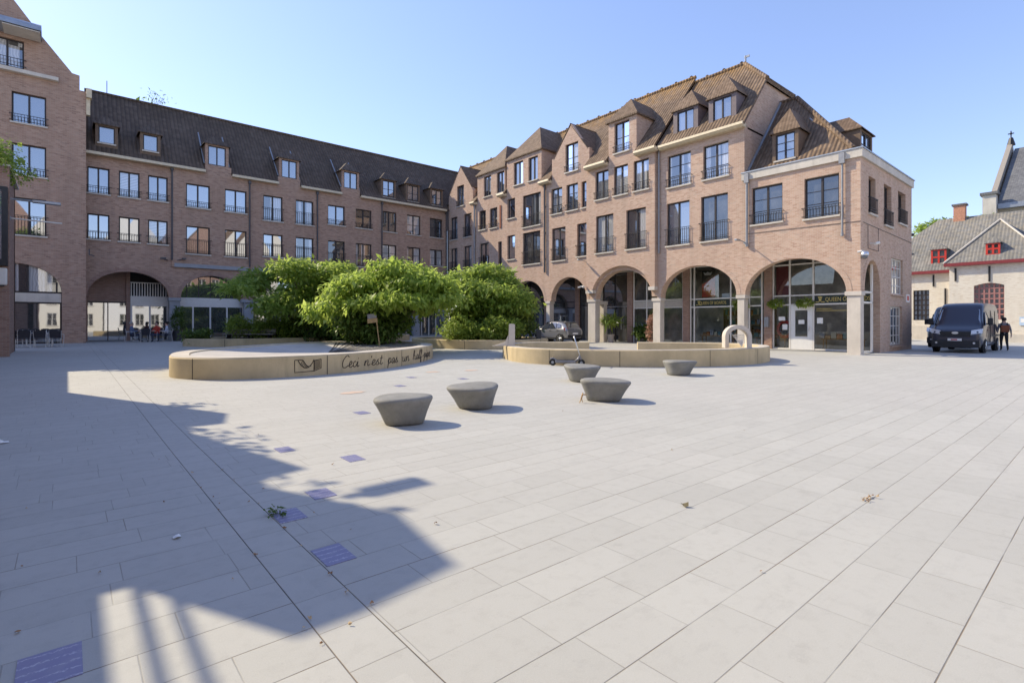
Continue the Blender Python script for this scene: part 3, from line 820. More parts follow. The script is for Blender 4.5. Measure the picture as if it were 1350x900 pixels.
    for ya, yb in [(24.398, 22.452), (20.198, 18.75)]: mb.prism([(-ya, -.62, 12.22), (-yb, -.62, 12.22), (-yb, c0, re_(c0)), (-ya, c0, re_(c0))], (0, .06, -t))
    mb.prism([(-46.6, 8.75, 12.2), (-46.6, 4.2, 17.6), (-18.75, 4.2, 17.6), (-18.75, 8.75, 12.2)], (0, -.06, -t))
    mb.tube([(-46.5, 4.2, 17.63), (-24.4, 4.2, 17.63)], .11, 8); mb.tube([(-24.4, 4.2, 17.88), (-18.72, 4.2, 17.88)], .12, 8)
    mb.build('roof', M['tile_r'], b)
    mb = MB()
    mb.prism([(-18.74, -.35, 12.2), (-13.25, -.35, 12.2), (-13.25, 2.32, 15.3), (-15.4, 4.2, 17.5), (-18.74, 4.2, 17.5)], (0, .06, -t))
    mb.prism([(-18.74, 8.75, 12.2), (-18.74, 4.2, 17.5), (-15.4, 4.2, 17.5), (-13.25, 6.08, 15.3), (-13.25, 8.75, 12.2)], (0, -.06, -t))
    mb.prism([(-13.2, 2.30, 15.28), (-13.2, 6.1, 15.28), (-15.4, 4.2, 17.52)], (-.06, 0, -t))
    mb.tube([(-18.74, 4.2, 17.53), (-15.4, 4.2, 17.53)], .12, 8)
    mb.tube([(-15.4, 4.2, 17.53), (-13.2, 2.3, 15.3)], .13, 8); mb.tube([(-15.4, 4.2, 17.53), (-13.2, 6.1, 15.3)], .1, 8)
    rf = mb.build('roof', M['tile_r'], b)
    for i in range(26):                       # knobs on the ridge
        y = 15.6 + i * 1.15
        z = 17.64 if y < 18.7 else (17.99 if y < 24.4 else 17.74)
        mb = MB(); mb.lathe([(.11, z - .06), (.10, z + .04), (.04, z + .09)], 8, (-y, 4.2, 0)); mb.build('ridge_cap', M['tile_l'], rf)
    mb = MB(); mb.tube([(-15.35, 4.2, 17.5), (-15.35, 4.2, 18.0)], .05, 6); mb.box(-15.42, -15.1, 4.17, 4.23, 17.86, 17.98); mb.build('finial', M['lead'], rf)
    # gable end above the low corner block
    mb = MB()
    mb.prism([(-13.4, .3, 8.9), (-13.4, 8.4, 8.9), (-13.4, 8.4, 12.45), (-13.4, 6.0, 15.2), (-13.4, 2.4, 15.2), (-13.4, .3, 12.75), (-13.4, 0.002, 12.4), (-13.4, 0.002, 12.1), (-13.4, .3, 12.1)], (-.3, 0, 0))
    mb.build('gable_wall', M['brick_r'], b)
    # ---- flush gables A and D, hipped towers B and C: cheeks and roofs
    def gable_roof(ya, yb, ze, zr, yback, o=.1):
        x0, x1 = -ya, -yb; xc = (x0 + x1) / 2
        mb = MB()
        mb.prism([(x0 - o, -.02, ze - o * 1.2), (xc, -.02, zr), (xc, yback, zr), (x0 - o, yback, ze - o * 1.2)], (.03, 0, .10))
        mb.prism([(xc, -.02, zr), (x1 + o, -.02, ze - o * 1.2), (x1 + o, yback, ze - o * 1.2), (xc, yback, zr)], (-.03, 0, .10))
        mb.build('gable_roof', M['tile_f'], b)
    gable_roof(41.8, 38.5, 13.85, 15.95, 2.9)
    gable_roof(27.85, 24.6, 13.75, 15.85, 2.85, .06)
    mb = MB(); mb.box(-27.75, -27.5, .3, 1.3, 12.3, 13.6); mb.box(-24.7, -24.42, .3, 1.3, 12.3, 13.6)
    mb.box(-41.8, -41.6, .3, 1.3, 12.3, 13.7); mb.box(-38.7, -38.5, .3, 1.3, 12.3, 13.7); mb.build('gable_cheek', M['brick_r'], b)
    for ya, yb, ze, zr, yb2 in [(37.5, 33.65, 14.5, 17.1, 3.4), (33.4, 29.25, 14.9, 17.55, 3.8)]:
        mb = MB(); mb.box(-ya + .002, -ya + .3, .302, 3.0, 12.2, ze); mb.build('cheek', M['brick_r'], b)
        mb = MB(); mb.box(-yb - .3, -yb - .002, .302, 3.0, 12.2, ze); mb.build('cheek', M['brick_r'], b)
        mb = MB(); hip_roof(mb, -ya, -yb, 0, yb2 + .6, ze + .02, zr, 1.95, .14, .1); mb.build('hip_roof', M['tile_f'], b)
    # brick dormer of the projecting house
    for x in (-22.45, -20.45):
        mb = MB(); mb.box(x, x + .25, .302, 2.2, 12.2, 14.78); mb.build('cheek', M['brick_r'], b)
    mb = MB(); hip_roof(mb, -22.45, -20.2, -.3, 3.2, 14.8, 16.3, 1.1, .16, .1); mb.build('hip_roof', M['tile_f'], b)
    for y in (22.5, 20.15):
        mb = MB(); mb.tube([(-y, .2, 12.9), (-y, 1.75, 14.75)], .05, 6); mb.build('flashing', M['lead'], b)
    # two boarded dormers on the last house
    dormer(b, -17.65, -16.56, 12.8, 14.15, .28, 12.3, 15.55, .8, 'tile_f', 'dorm_grey', 'dorm_grey', 3.0, 'sky', 0, 2, .27)
    dormer(b, -15.35, -14.26, 12.8, 14.15, .28, 12.3, 15.55, .8, 'tile_f', 'dorm_grey', 'dorm_grey', 3.0, 'sky', 0, 2, .27)
    # ---- gutters
    for ya, yb, y0 in [(24.3, 22.5, -.3), (20.15, 18.6, -.3), (18.55, 13.3, 0), (29.22, 28.12, 0), (34.3, 33.42, 0), (38.2, 37.52, 0)]:
        mb = MB(); mb.prism([(-ya, y0 - .002, 11.98), (-ya, y0 - .002, 12.2), (-ya, y0 - .42, 12.24), (-ya, y0 - .45, 12.1), (-ya, y0 - .30, 11.98)], (ya - yb, 0, 0))
        mb.build('gutter', M['cream'], b)
    # ---- downpipes
    for y, z0, z1, m, r in [(37.83, 3.6, 12.0, 'pipe', .07), (28.8, 5.3, 12.0, 'pipe_d', .07), (18.68, 5.75, 12.0, 'pipe', .055), (42.1, 3.5, 12.1, 'pipe_d', .06)]:
        mb = MB(); mb.tube([(-y, -.1, z0), (-y, -.1, z1)], r, 8)
        for z in (z0 + 1, z0 + 3, z0 + 5): mb.box(-y - r - .015, -y + r + .015, -.12, -.002, z, z + .05)
        mb.build('downpipe', M[m], b)
    # ---- arcade: ceiling, back wall, glazing at local y = 2.2
    mb = MB(); mb.box(-42, -13.4, .502, 5.6, 5.02, 5.3); mb.build('arcade_ceiling', M['soffit'], b)
    mb = MB(); mb.box(-42, -13.402, 5.6, 8.4, -.3, 12.0); mb.build('core', M['dim'], b)
    mb = MB(); mb.box(-42, -13.4, .36, 5.6, 8.9, 9.05); mb.box(-42, -13.4, .36, 5.6, 12.0, 12.1); mb.build('floor_slab', M['dark'], b)
    YG = 2.2
    def shop(ya, yb, frame, pane, mull=(), trans=(2.42, 2.92), top=5.02, zb=.06):
        x0, x1 = -ya, -yb
        mb = MB()
        for x in [x0, x1 - .08] + [-m - .04 for m in mull]: mb.box(x, x + .08, YG, YG + .1, zb, top)
        for z in (zb, *trans, top - .08): mb.box(x0 + .08, x1 - .08, YG + .012, YG + .088, z, z + .07)
        f = mb.build('shopfront', M[frame], b)
        mb = MB(); mb.box(x0 + .04, x1 - .04, YG + .045, YG + .055, zb + .03, top - .04); mb.build('pane', M[pane], f)
        return f
    def pier(ya, yb, m='brick_n'):
        mb = MB(); mb.box(-ya, -yb, YG - .12, YG + .3, -.1, 5.02); mb.build('pier', M[m], b)
    f1 = shop(17.95, 13.42, 'white', 'shop_pane', (17.66, 15.29, 14.18))
    pier(18.4, 17.97)
    f2 = shop(22.3, 18.42, 'white', 'shop_pane', (21.2,), (2.45, 2.95))
    pier(22.75, 22.32)
    shop(25.0, 22.77, 'frame', 'fan_pane', (23.9,), (2.62,))
    mb = MB(); mb.box(-25.0, -22.8, YG - .02, YG - .004, 2.6, 2.66); mb.tube([(-23.3, YG - .07, 1.0), (-23.3, YG - .07, 1.75)], .022, 6); mb.build('door_handle', M['chrome'], b)
    mb = MB(); mb.box(-26.1, -25.02, YG - .05, YG + .2, -.1, 5.02); mb.build('plastered_wall', M['stone'], b)
    pier(27.7, 27.3); shop(27.28, 26.12, 'frame', 'fan_pane', (), (2.75,))
    shop(30.7, 27.72, 'frame', 'fan_pane', (), (2.6, 3.05))
    pier(31.1, 30.72); shop(34.8, 31.12, 'frame', 'fan_pane', (33.0,), (2.6, 3.05)); pier(35.2, 34.82); shop(41.5, 35.22, 'frame', 'fan_pane', (37, 39), (2.6, 3.05))
    # fascia with gold lettering, poster and frosted strip
    mb = MB(); mb.box(-17.62, -15.36, YG + .02, YG + .04, 2.5, 2.9); fa = mb.build('fascia', M['fascia'], b)
    text(fa, 'QUEEN OF BOARDS', -16.45, YG + .012, 2.61, .2, 'gold', 1.75)
    mb = MB(); crest(mb, -17.35, YG + .012, 2.55, .3); mb.build('crest', M['gold'], fa)
    mb = MB(); mb.box(-22.25, -18.5, YG + .02, YG + .04, 2.53, 2.93); mb.build('frosted_strip', M['frost'], b)
    mb = MB(); mb.box(-17.25, -16.35, YG + .2, YG + .22, 3.05, 4.72); po = mb.build('poster', M['fascia'], b)
    mb = MB(); mb.prism([(-17.24, YG + .19, 3.07), (-16.36, YG + .19, 3.07), (-16.36, YG + .19, 4.35), (-17.24, YG + .19, 3.85)], (0, .008, 0)); mb.build('poster_print', M['red'], po)
    mb = MB(); mb.prism([(-17.05, YG + .18, 4.42), (-16.65, YG + .18, 4.42), (-16.55, YG + .18, 4.62), (-16.72, YG + .18, 4.55), (-16.85, YG + .18, 4.63), (-16.98, YG + .18, 4.55), (-17.15, YG + .18, 4.62)], (0, .008, 0)); mb.build('emblem', M['paper'], po)
    mb = MB(); mb.box(-15.9, -15.4, YG + .12, YG + .14, 2.98, 3.25); mb.build('window_card', M['paper'], b)
    # lettering on the dark window behind the parked car
    text(b, 'AT SMART', -29.0, YG + .03, 1.95, .13, 'frost', .8)
    # shop interior
    mb = MB(); mb.box(-22.3, -13.42, 5.3, 5.4, -.1, 5.0); mb.box(-22.35, -22.25, 2.5, 5.4, -.1, 5.0)
    mb.build('shop_wall', M['dim'], b)
    return b

def text(parent, s, xc, y, z, size, mat, width=None):
    cu = bpy.data.curves.new('lettering', 'FONT'); cu.body = s; cu.size = size; cu.extrude = .004; cu.align_x = 'CENTER'; cu.resolution_u = 3
    o = bpy.data.objects.new('lettering', cu); link(o)
    bpy.context.view_layer.update()
    me = bpy.data.meshes.new_from_object(o.evaluated_get(bpy.context.evaluated_depsgraph_get()))
    bpy.data.objects.remove(o)
    me.materials.clear(); me.materials.append(M[mat])
    w = max(v.co.x for v in me.vertices) - min(v.co.x for v in me.vertices)
    k = width / w if width else 1
    me.transform(Matrix(((k, 0, 0, 0), (0, 0, -1, 0), (0, 1.35, 0, 0), (0, 0, 0, 1))))
    o = bpy.data.objects.new('lettering', me); o.location = (xc, y, z); return link(o, parent)
def crest(mb, xc, y, z, h):
    # crowned head of a queen on laurel, drawn with flat strips
    w = h * .5
    mb.prism([(xc - w * .5, y, z + h * .7), (xc + w * .5, y, z + h * .7), (xc + w * .62, y, z + h), (xc + w * .25, y, z + h * .85), (xc, y, z + h * 1.05), (xc - w * .25, y, z + h * .85), (xc - w * .62, y, z + h)], (0, .006, 0))
    mb.prism([(xc - w * .3, y, z + h * .28), (xc + w * .3, y, z + h * .28), (xc + w * .4, y, z + h * .62), (xc - w * .4, y, z + h * .62)], (0, .006, 0))
    for s in (-1, 1):
        mb.prism([(xc + s * w * .2, y, z + h * .1), (xc + s * w * 1.2, y, z + h * .05), (xc + s * w * 1.3, y, z + h * .18), (xc + s * w * .2, y, z + h * .2)], (0, .006, 0))
right_row()

# ------------------------------------------------------------------ low corner block
def corner_block():
    b = thing('corner_shop', 'lower corner house of pink brick with games shop, stone parapet and hipped tile roof', 'shop building', (XR, 0, 0), -math.pi / 2)
    zs = 2.95; ZP = 9.12
    x0, x1 = -13.4, -7.98; W = 8.76
    out = [(x0, zs)] + arch_pts(-13.36, -8.56, zs, 4.72, 24) + [(x1, zs), (x1, ZP), (x0, ZP)]
    wn = [(13.0, 11.43, 6.68, 8.64), (10.39, 8.86, 6.6, 8.58)]
    wall_part(b, 'wall', M['brick_r'], out, [rect(-w[0], -w[1], w[2], w[3]) for w in wn], 0, .5)
    mb = MB()
    i = arch_pts(-13.36, -8.56, zs, 4.72, 26); o = [(max(p[0], -13.39), p[1]) for p in arch_pts(-13.6, -8.32, zs, 4.97, 26)]
    mb.slab(i + o[::-1], (), -.014, .02); mb.build('arch_ring', M['brick_r'], b)
    for w in wn: window(b, -w[0], -w[1], w[2], w[3], 0, 2, 2, 'dk', .52, True, 'frame')
    mb = MB(); mb.box(-8.54, x1 - .002, .03, .47, -.3, zs - .2); p = mb.build('pillar', M['pillar'], b, bevel=.012)
    mb = MB(); mb.box(-8.62, x1 + .05, -.03, .5, zs - .2, zs - .003); mb.build('capital', M['pillar'], p, bevel=.012)
    # string course and cable across the front
    mb = MB(); mb.tube([(x0 + .1, -.02, 6.25), (x1 + .02, -.02, 6.16)], .012, 5); mb.build('cable', M['pipe_d'], b)
    # side wall facing the street: built in its own frame (local x = X - 27.8, facing -Y)
    sd = bpy.data.objects.new('side_wall', None)
    mb = MB()
    ws = [(1.15, 2.2, 6.7, 8.46), (3.55, 4.85, 6.43, 8.5), (6.05, 7.5, 6.84, 8.55)]
    wl = [(4.8, 6.95, 2.98, 4.87), (4.6, 6.8, .3, 2.35)]
    o = [(.5, zs)] + arch_pts(.52, 2.9, zs, 4.5, 18) + [(2.9, -.3), (W, -.3), (W, ZP), (.5, ZP)]
    mb.slab(o, [rect(*q) for q in ws + wl], 0, .4)
    sw = mb.build('side_wall', M['brick_r'], b)
    sw.location = (x1, 0, 0); sw.rotation_euler = (0, 0, math.pi / 2)
    mb = MB(); i = arch_pts(.52, 2.9, zs, 4.5, 20); q = [(max(p[0], .02), p[1]) for p in arch_pts(.28, 3.14, zs, 4.75, 20)]
    mb.slab(i + q[::-1], (), -.014, .02); mb.build('arch_ring', M['brick_r'], sw)
    for k, q in enumerate(ws): window(sw, *q, 0, 2, 1, 'dk', .75, True, 'frame', .2)
    def sash(q, n, m):
        f = window(sw, *q, 0, 1, 0, 'mir', 0, True, 'white', .1, 'brick_r')
        mb = MB(); w = q[1] - q[0]; h = q[3] - q[2]
        for k in range(1, n): mb.box(w * k / n - .02, w * k / n + .02, .105, .145, .07, h - .07)
        for k in range(1, m): mb.box(.07, w - .07, .11, .14, h * k / m - .02, h * k / m + .02)
        mb.build('glazing_bar', M['white'], f)
    sash(wl[0], 4, 4); sash(wl[1], 4, 4)
    mb = MB(); mb.tube([(.3, -.02, 6.15), (W - .1, -.02, 6.0)], .012, 5); mb.tube([(1.0, -.02, 6.1), (1.0, -.02, 5.0), (2.6, -.02, 5.0), (2.6, -.02, 6.1)], .012, 5); mb.build('cable', M['pipe_d'], sw)
    mb = MB(); mb.box(7.55, 8.2, -.03, -.002, 2.62, 3.06); mb.build('sign_plate', M['plate'], sw)
    mb = MB(); mb.box(7.7, 8.05, -.036, -.031, 2.72, 2.98); mb.build('sign_print', M['red'], sw)
    mb = MB(); mb.box(W - .02, W + .12, -.1, .15, 6.4, 6.55); mb.build('vent', M['pipe_d'], sw)
    # rear + end walls
    mb = MB(); mb.box(x0, x1 - .42, W - .3, W - .002, -.3, ZP); mb.build('back_wall', M['brick_r'], b)
    # parapet band
    mb = MB()
    mb.box(x0 - .12, x1 + .1, -.1, .4, ZP + .002, 9.5); mb.box(x1 - .4, x1 + .1, .4, W + .05, ZP + .002, 9.5)
    mb.build('parapet', M['stone'], b)
    mb = MB(); mb.box(x0 - .14, x1 + .14, -.14, .44, 9.502, 9.56); mb.box(x1 - .44, x1 + .14, .442, W + .1, 9.502, 9.56); mb.build('coping', M['zinc'], b)
    # roof: ridge runs back to the taller house, hipped towards the street
    t = .1; zr = 14.5; ym = 4.45
    mb = MB()
    mb.prism([(-13.38, .3, 9.62), (-8.35, .3, 9.62), (-12.45, ym, zr), (-13.38, ym, zr)], (0, .05, -t))
    mb.prism([(-13.38, 8.6, 9.62), (-13.38, ym, zr), (-12.45, ym, zr), (-8.35, 8.6, 9.62)], (0, -.05, -t))
    mb.prism([(-8.34, .32, 9.62), (-8.34, 8.58, 9.62), (-12.44, ym, zr)], (-.05, 0, -t))
    mb.tube([(-13.38, ym, zr + .03), (-12.45, ym, zr + .03)], .1, 8)
    mb.build('roof', M['tile_r'], b)
    mb = MB()
    mb.tube([(-12.45, ym, zr + .02), (-8.35, .32, 9.66)], .13, 8); mb.build('hip_tiles', M['tile_r'], b)
    mb = MB(); mb.tube([(-13.34, .3, 9.7), (-13.34, ym, zr + .05)], .07, 6); mb.build('flashing', M['lead'], b)
    mb = MB(); mb.box(x0, x1 - .05, .5, W - .4, 9.2, 9.3); mb.box(x0, x1 - .05, .52, W - .4, 5.0, 5.25); mb.build('floor_slab', M['soffit'], b)
    mb = MB(); mb.box(x0, x1 - .45, 5.4, 5.5, -.1, 5.0); mb.box(x0, x1 - .45, 2.2, 2.25, 5.3, 9.2); mb.box(-9.2, -9.1, .4, W - .5, 5.3, 9.2); mb.build('inner_wall', M['dim'], b)
    # dormers
    dormer(b, -12.0, -11.05, 9.95, 11.3, .55, 9.62, 12.75, .7, 'tile_f', 'cheek', 'cheek', 2.6, 'sky', 2, 2, .17)
    dd = dormer(b, 0, 1.5, 10.05, 11.2, 0, 9.65, 12.3, .9, 'tile_f', 'cheek', 'cheek', 2.6, 'sky', 1, 2, .2)
    dd.location = (-8.75, 2.85, 0); dd.rotation_euler = (0, 0, math.pi / 2)
    # two downpipes
    for y, r, m in [(13.22, .07, 'pipe'), (8.7, .05, 'pipe')]:
        mb = MB(); mb.tube([(-y, -.1, 5.65), (-y, -.1, 9.0)], r, 8); mb.box(-y - .12, -y + .12, -.2, -.102, 8.95, 9.45); mb.tube([(-y, -.1, 5.55), (-y, -.1, 5.7)], r + .02, 8)
        mb.build('downpipe', M[m], b)
    # shopfront behind the arch
    YG = 2.2
    def bars(xs, zs_, x0, x1):
        mb = MB()
        for x in xs: mb.box(x, x + .09, YG, YG + .1, .04, 4.98)
        for z in zs_: mb.box(x0, x1, YG + .012, YG + .088, z, z + .075)
        return mb
    mb = bars([-13.3, -12.88, -12.0, -10.82, -8.2], [.04, 2.42, 2.92, 4.6], -13.3, -8.11)
    f = mb.build('shopfront', M['white'], b)
    mb = MB(); mb.box(-13.3, -12.0, YG + .045, YG + .055, .06, 4.95); mb.box(-11.95, -10.8, YG + .045, YG + .055, 2.5, 4.95); mb.box(-10.78, -8.15, YG + .045, YG + .055, .06, 4.95)
    mb.build('pane', M['shop_pane'], f)
    mb = MB(); mb.box(-13.28, -12.86, YG - .12, YG - .01, -.1, 5.0); mb.build('pier', M['brick_n'], b)
    mb = MB(); mb.box(-12.8, -12.02, YG + .3, YG + .33, 2.99, 4.6); mb.build('screen', M['wine'], b)
    mb = MB(); mb.slab(rect(-11.9, -10.83, .05, 2.41), [rect(-11.68, -11.06, .75, 2.15)], YG + .008, .06); d = mb.build('door', M['doorw'], b)
    mb = MB(); mb.box(-11.7, -11.04, YG + .04, YG + .05, .73, 2.17); mb.build('pane', M['shop_pane'], d)
    mb = MB(); mb.tube([(-10.95, YG - .06, 1.05), (-10.95, YG - .06, 1.3)], .018, 6); mb.tube([(-10.95, YG, 1.15), (-10.95, YG - .06, 1.15)], .012, 6); mb.tube([(-10.95, YG - .05, 1.15), (-11.08, YG - .05, 1.15)], .012, 6); mb.build('handle', M['chrome'], d)
    mb = MB(); mb.box(-10.72, -8.2, YG + .02, YG + .04, 2.5, 2.91); fa = mb.build('fascia', M['fascia'], b)
    text(fa, 'QUEEN OF BOARDS', -9.2, YG + .012, 2.6, .22, 'gold', 2.0)
    mb = MB(); crest(mb, -10.45, YG + .012, 2.53, .34); mb.build('crest', M['gold'], fa)
    mb = MB()
    for x, z, w, h in [(-11.52, 1.42, .3, .22), (-12.55, 1.6, .34, .22), (-12.35, 1.1, .26, .3), (-10.6, 1.45, .28, .3)]:
        mb.box(x, x + w, YG + .03 if x < -11.8 or x > -10.7 else YG + .025, YG + .036, z, z + h)
    mb.build('notice', M['paper'], b)
    mb = MB()
    for k, (x, w, z) in enumerate([(-10.62, .72, 2.2), (-10.62, 1.5, 2.1)]):
        xx = x
        while xx < x + w: 
            q = rnd.uniform(.03, .07); mb.box(xx, xx + q, YG + .03, YG + .036, z, z + .035); xx += q + .012
    mb.build('small_print', M['gold'], b)
    mb = MB(); mb.box(-13.2, -12.98, YG - .3, YG - .122, 1.25, 1.8); mb.box(-13.13, -13.05, YG - .315, YG - .302, 1.5, 1.58); mb.build('meter_box', M['zinc'], b)
    mb = MB()
    mb.box(-8.2, -8.11, .55, YG, 2.42, 2.5); mb.box(-8.2, -8.11, .55, YG, 2.92, 3.0); mb.box(-8.2, -8.11, .55, .64, .04, 4.9); mb.box(-8.2, -8.11, .64, YG, .04, .12)
    f = mb.build('side_shopfront', M['white'], b)
    return b
corner_block()

# goods in the shop window
def shop_goods():
    cols = [simple('cardboard', (.30, .17, .08), .8), simple('grey_box', (.35, .36, .40), .7), simple('teal_box', (.10, .22, .24), .6), simple('orange_box', (.45, .16, .05), .6), simple('cream_box', (.5, .45, .35), .7)]
    t = thing('display_table', 'low display table behind the shop glass right of the white door', 'table', (30.75, 9.6, .05))
    mb = MB(); mb.box(-.3, .3, -.95, .95, .55, .6); mb.build('table_top', cols[0], t)
    for x in (-.25, .2):
        for y in (-.9, .85):
            mb = MB(); mb.box(x, x + .05, y, y + .05, 0, .55); mb.build('leg', cols[0], t)
    t2 = thing('display_table', 'low display table behind the shop glass left of the white door', 'table', (30.75, 13.2, .05))
    mb = MB(); mb.box(-.3, .3, -.85, .85, .55, .6); mb.build('table_top', cols[0], t2)
    for x in (-.25, .2):
        for y in (-.8, .75):
            mb = MB(); mb.box(x, x + .05, y, y + .05, 0, .55); mb.build('leg', cols[0], t2)
    k = 0
    for (cx, y0, n) in [(30.75, 8.75, 7), (30.75, 12.5, 6)]:
        for i in range(n):
            y = y0 + i * .28; h = rnd.choice([.18, .25, .3]); m = cols[k % 5]; k += 1
            mb = MB(); mb.box(-.13, .13, 0, .24, 0, h); mb.box(-.135, .135, -.002, .242, h - .05, h + .004)
            o = mb.build('game_box', m, loc=(cx - .1, y, .652))
            tag(o, 'board game box standing on a display table behind the shop glass', 'box', 'game boxes behind the shop glass')
    mb = MB(); n = 28
    mb.tube([(0, .36 * math.cos(2 * math.pi * i / n), .42 * math.sin(2 * math.pi * i / n)) for i in range(n + 1)], .09, 10)
    o = mb.build('display_ring', M['red'], loc=(30.35, 12.35, 1.12), smooth=True)
    tag(o, 'fat red ring shown upright behind the glass left of the white shop door', 'display ring')
    t3 = thing('display_table', 'display table with toys behind the glass of the shop beside the corner one', 'table', (30.7, 16.4, .05))
    mb = MB(); mb.box(-.3, .3, -1.1, 1.1, .6, .65); mb.build('table_top', cols[0], t3)
    for x in (-.25, .2):
        for y in (-1.0, .95):
            mb = MB(); mb.box(x, x + .05, y, y + .05, 0, .6); mb.build('leg', cols[0], t3)
    for i in range(8):
        mb = MB(); h = rnd.choice([.16, .22, .34]); mb.box(-.12, .12, 0, .2, 0, h); mb.box(-.125, .125, -.002, .202, h - .04, h + .004)
        o = mb.build('game_box', cols[(i * 2 + 1) % 5], loc=(30.6, 15.4 + i * .25, .702)); tag(o, 'game box standing on the table behind the glass of the second shop', 'box', 'game boxes in the second shop')
    # shelving deep in the shop of the next house
    sh = thing('shelf_unit', 'tall dark shelf unit full of games behind the shop glass', 'shelves', (32.6, 15.4, .05))
    mb = MB()
    for z in (.1, .7, 1.3, 1.9): mb.box(-.2, .2, -1.6, 1.6, z, z + .04)
    for y in (-1.6, 0, 1.56): mb.box(-.2, .2, y, y + .04, 0, 2.3)
    mb.build('shelf_frame', M['wood'], sh)
    for z in (.14, .74, 1.34, 1.94):
        mb = MB(); mb2 = [MB() for _ in cols]; y = -1.5
        while y < 1.45:
            w = rnd.uniform(.06, .22); h = rnd.uniform(.2, .45); rnd.choice(mb2).box(-.18, .1, y, y + w, z, z + h); y += w + .02
        for q, c in zip(mb2, cols):
            if q.v: q.build('game_boxes', c, sh)
shop_goods()

# ------------------------------------------------------------------ brick house at the left picture edge, with signs and brackets
def edge_house():
    b = thing('brick_house', 'narrow brick house corner at the left picture edge, ivy on its roof', 'house', (0, 0, 0))
    mb = MB()
    mb.box(-9, -1.75, 28.4, 28.8, -.3, 7.6); mb.box(-2.15, -1.85, 28.8, 33.1, -.3, 7.6); mb.box(-9, -1.85, 32.7, 33.1, -.3, 7.6)
    b1 = mb.build('wall', M['brick_n'], b)
    mb = MB(); mb.box(-9, -1.72, 28.37, 33.14, 7.602, 7.68); mb.build('coping', M['stone'], b)
    mb = MB(); mb.box(-9, -2.1, 28.8, 32.7, 6.9, 7.0); mb.build('roof', M['lead'], b)
edge_house()
def edge_signs():
    t = thing('wall_sign', 'tall dark framed glass display sign on the brick corner at the left edge', 'sign', (-1.78, 28.4, 0))
    mb = MB(); mb.box(-1.6, 0, -.3, -.004, 3.7, 6.75); mb.build('case', M['plastic'], t)
    mb = MB(); mb.box(-1.5, -.17, -.312, -.302, 3.95, 6.6); mb.build('panel', M['sky_pane'], t)
    t = thing('white_box_sign', 'white box sign under the dark display sign on the brick corner', 'sign', (-1.78, 28.4, 0))  # a plain white sign box, no lamp in it
    mb = MB(); mb.box(-1.4, -.02, -.22, -.004, 2.95, 3.62); mb.build('body', M['white'], t, bevel=.05)
    mb = MB(); mb.box(-1.3, -.1, -.16, -.05, 2.9, 2.948); mb.build('base', M['plastic'], t)
    t = thing('wall_bracket', 'flat grey lamp arm sticking out of the brick corner, the upper of two', 'wall lamp', (-1.85, 30, 6.62))
    mb = MB(); mb.tube([(0, 0, 0), (.75, 0, .0)], .045, 8); mb.build('arm', M['zinc'], t)
    mb = MB(); mb.box(.7, 1.62, -.12, .12, -.06, .05); mb.build('lamp_head', M['zinc'], t, bevel=.02)
    t = thing('wall_bracket', 'thin pale rod sticking out of the brick corner under the grey lamp arm', 'flag rod', (-1.85, 30, 5.82))
    mb = MB(); mb.tube([(0, 0, 0), (1.66, 0, -.03)], .03, 8); mb.build('rod', M['white'], t)
    mb = MB(); mb.lathe([(.09, 0), (.09, .04), (.05, .06)], 12, (0, 0, 0), axis='x'); mb.build('mount', M['zinc'], t)
edge_signs()

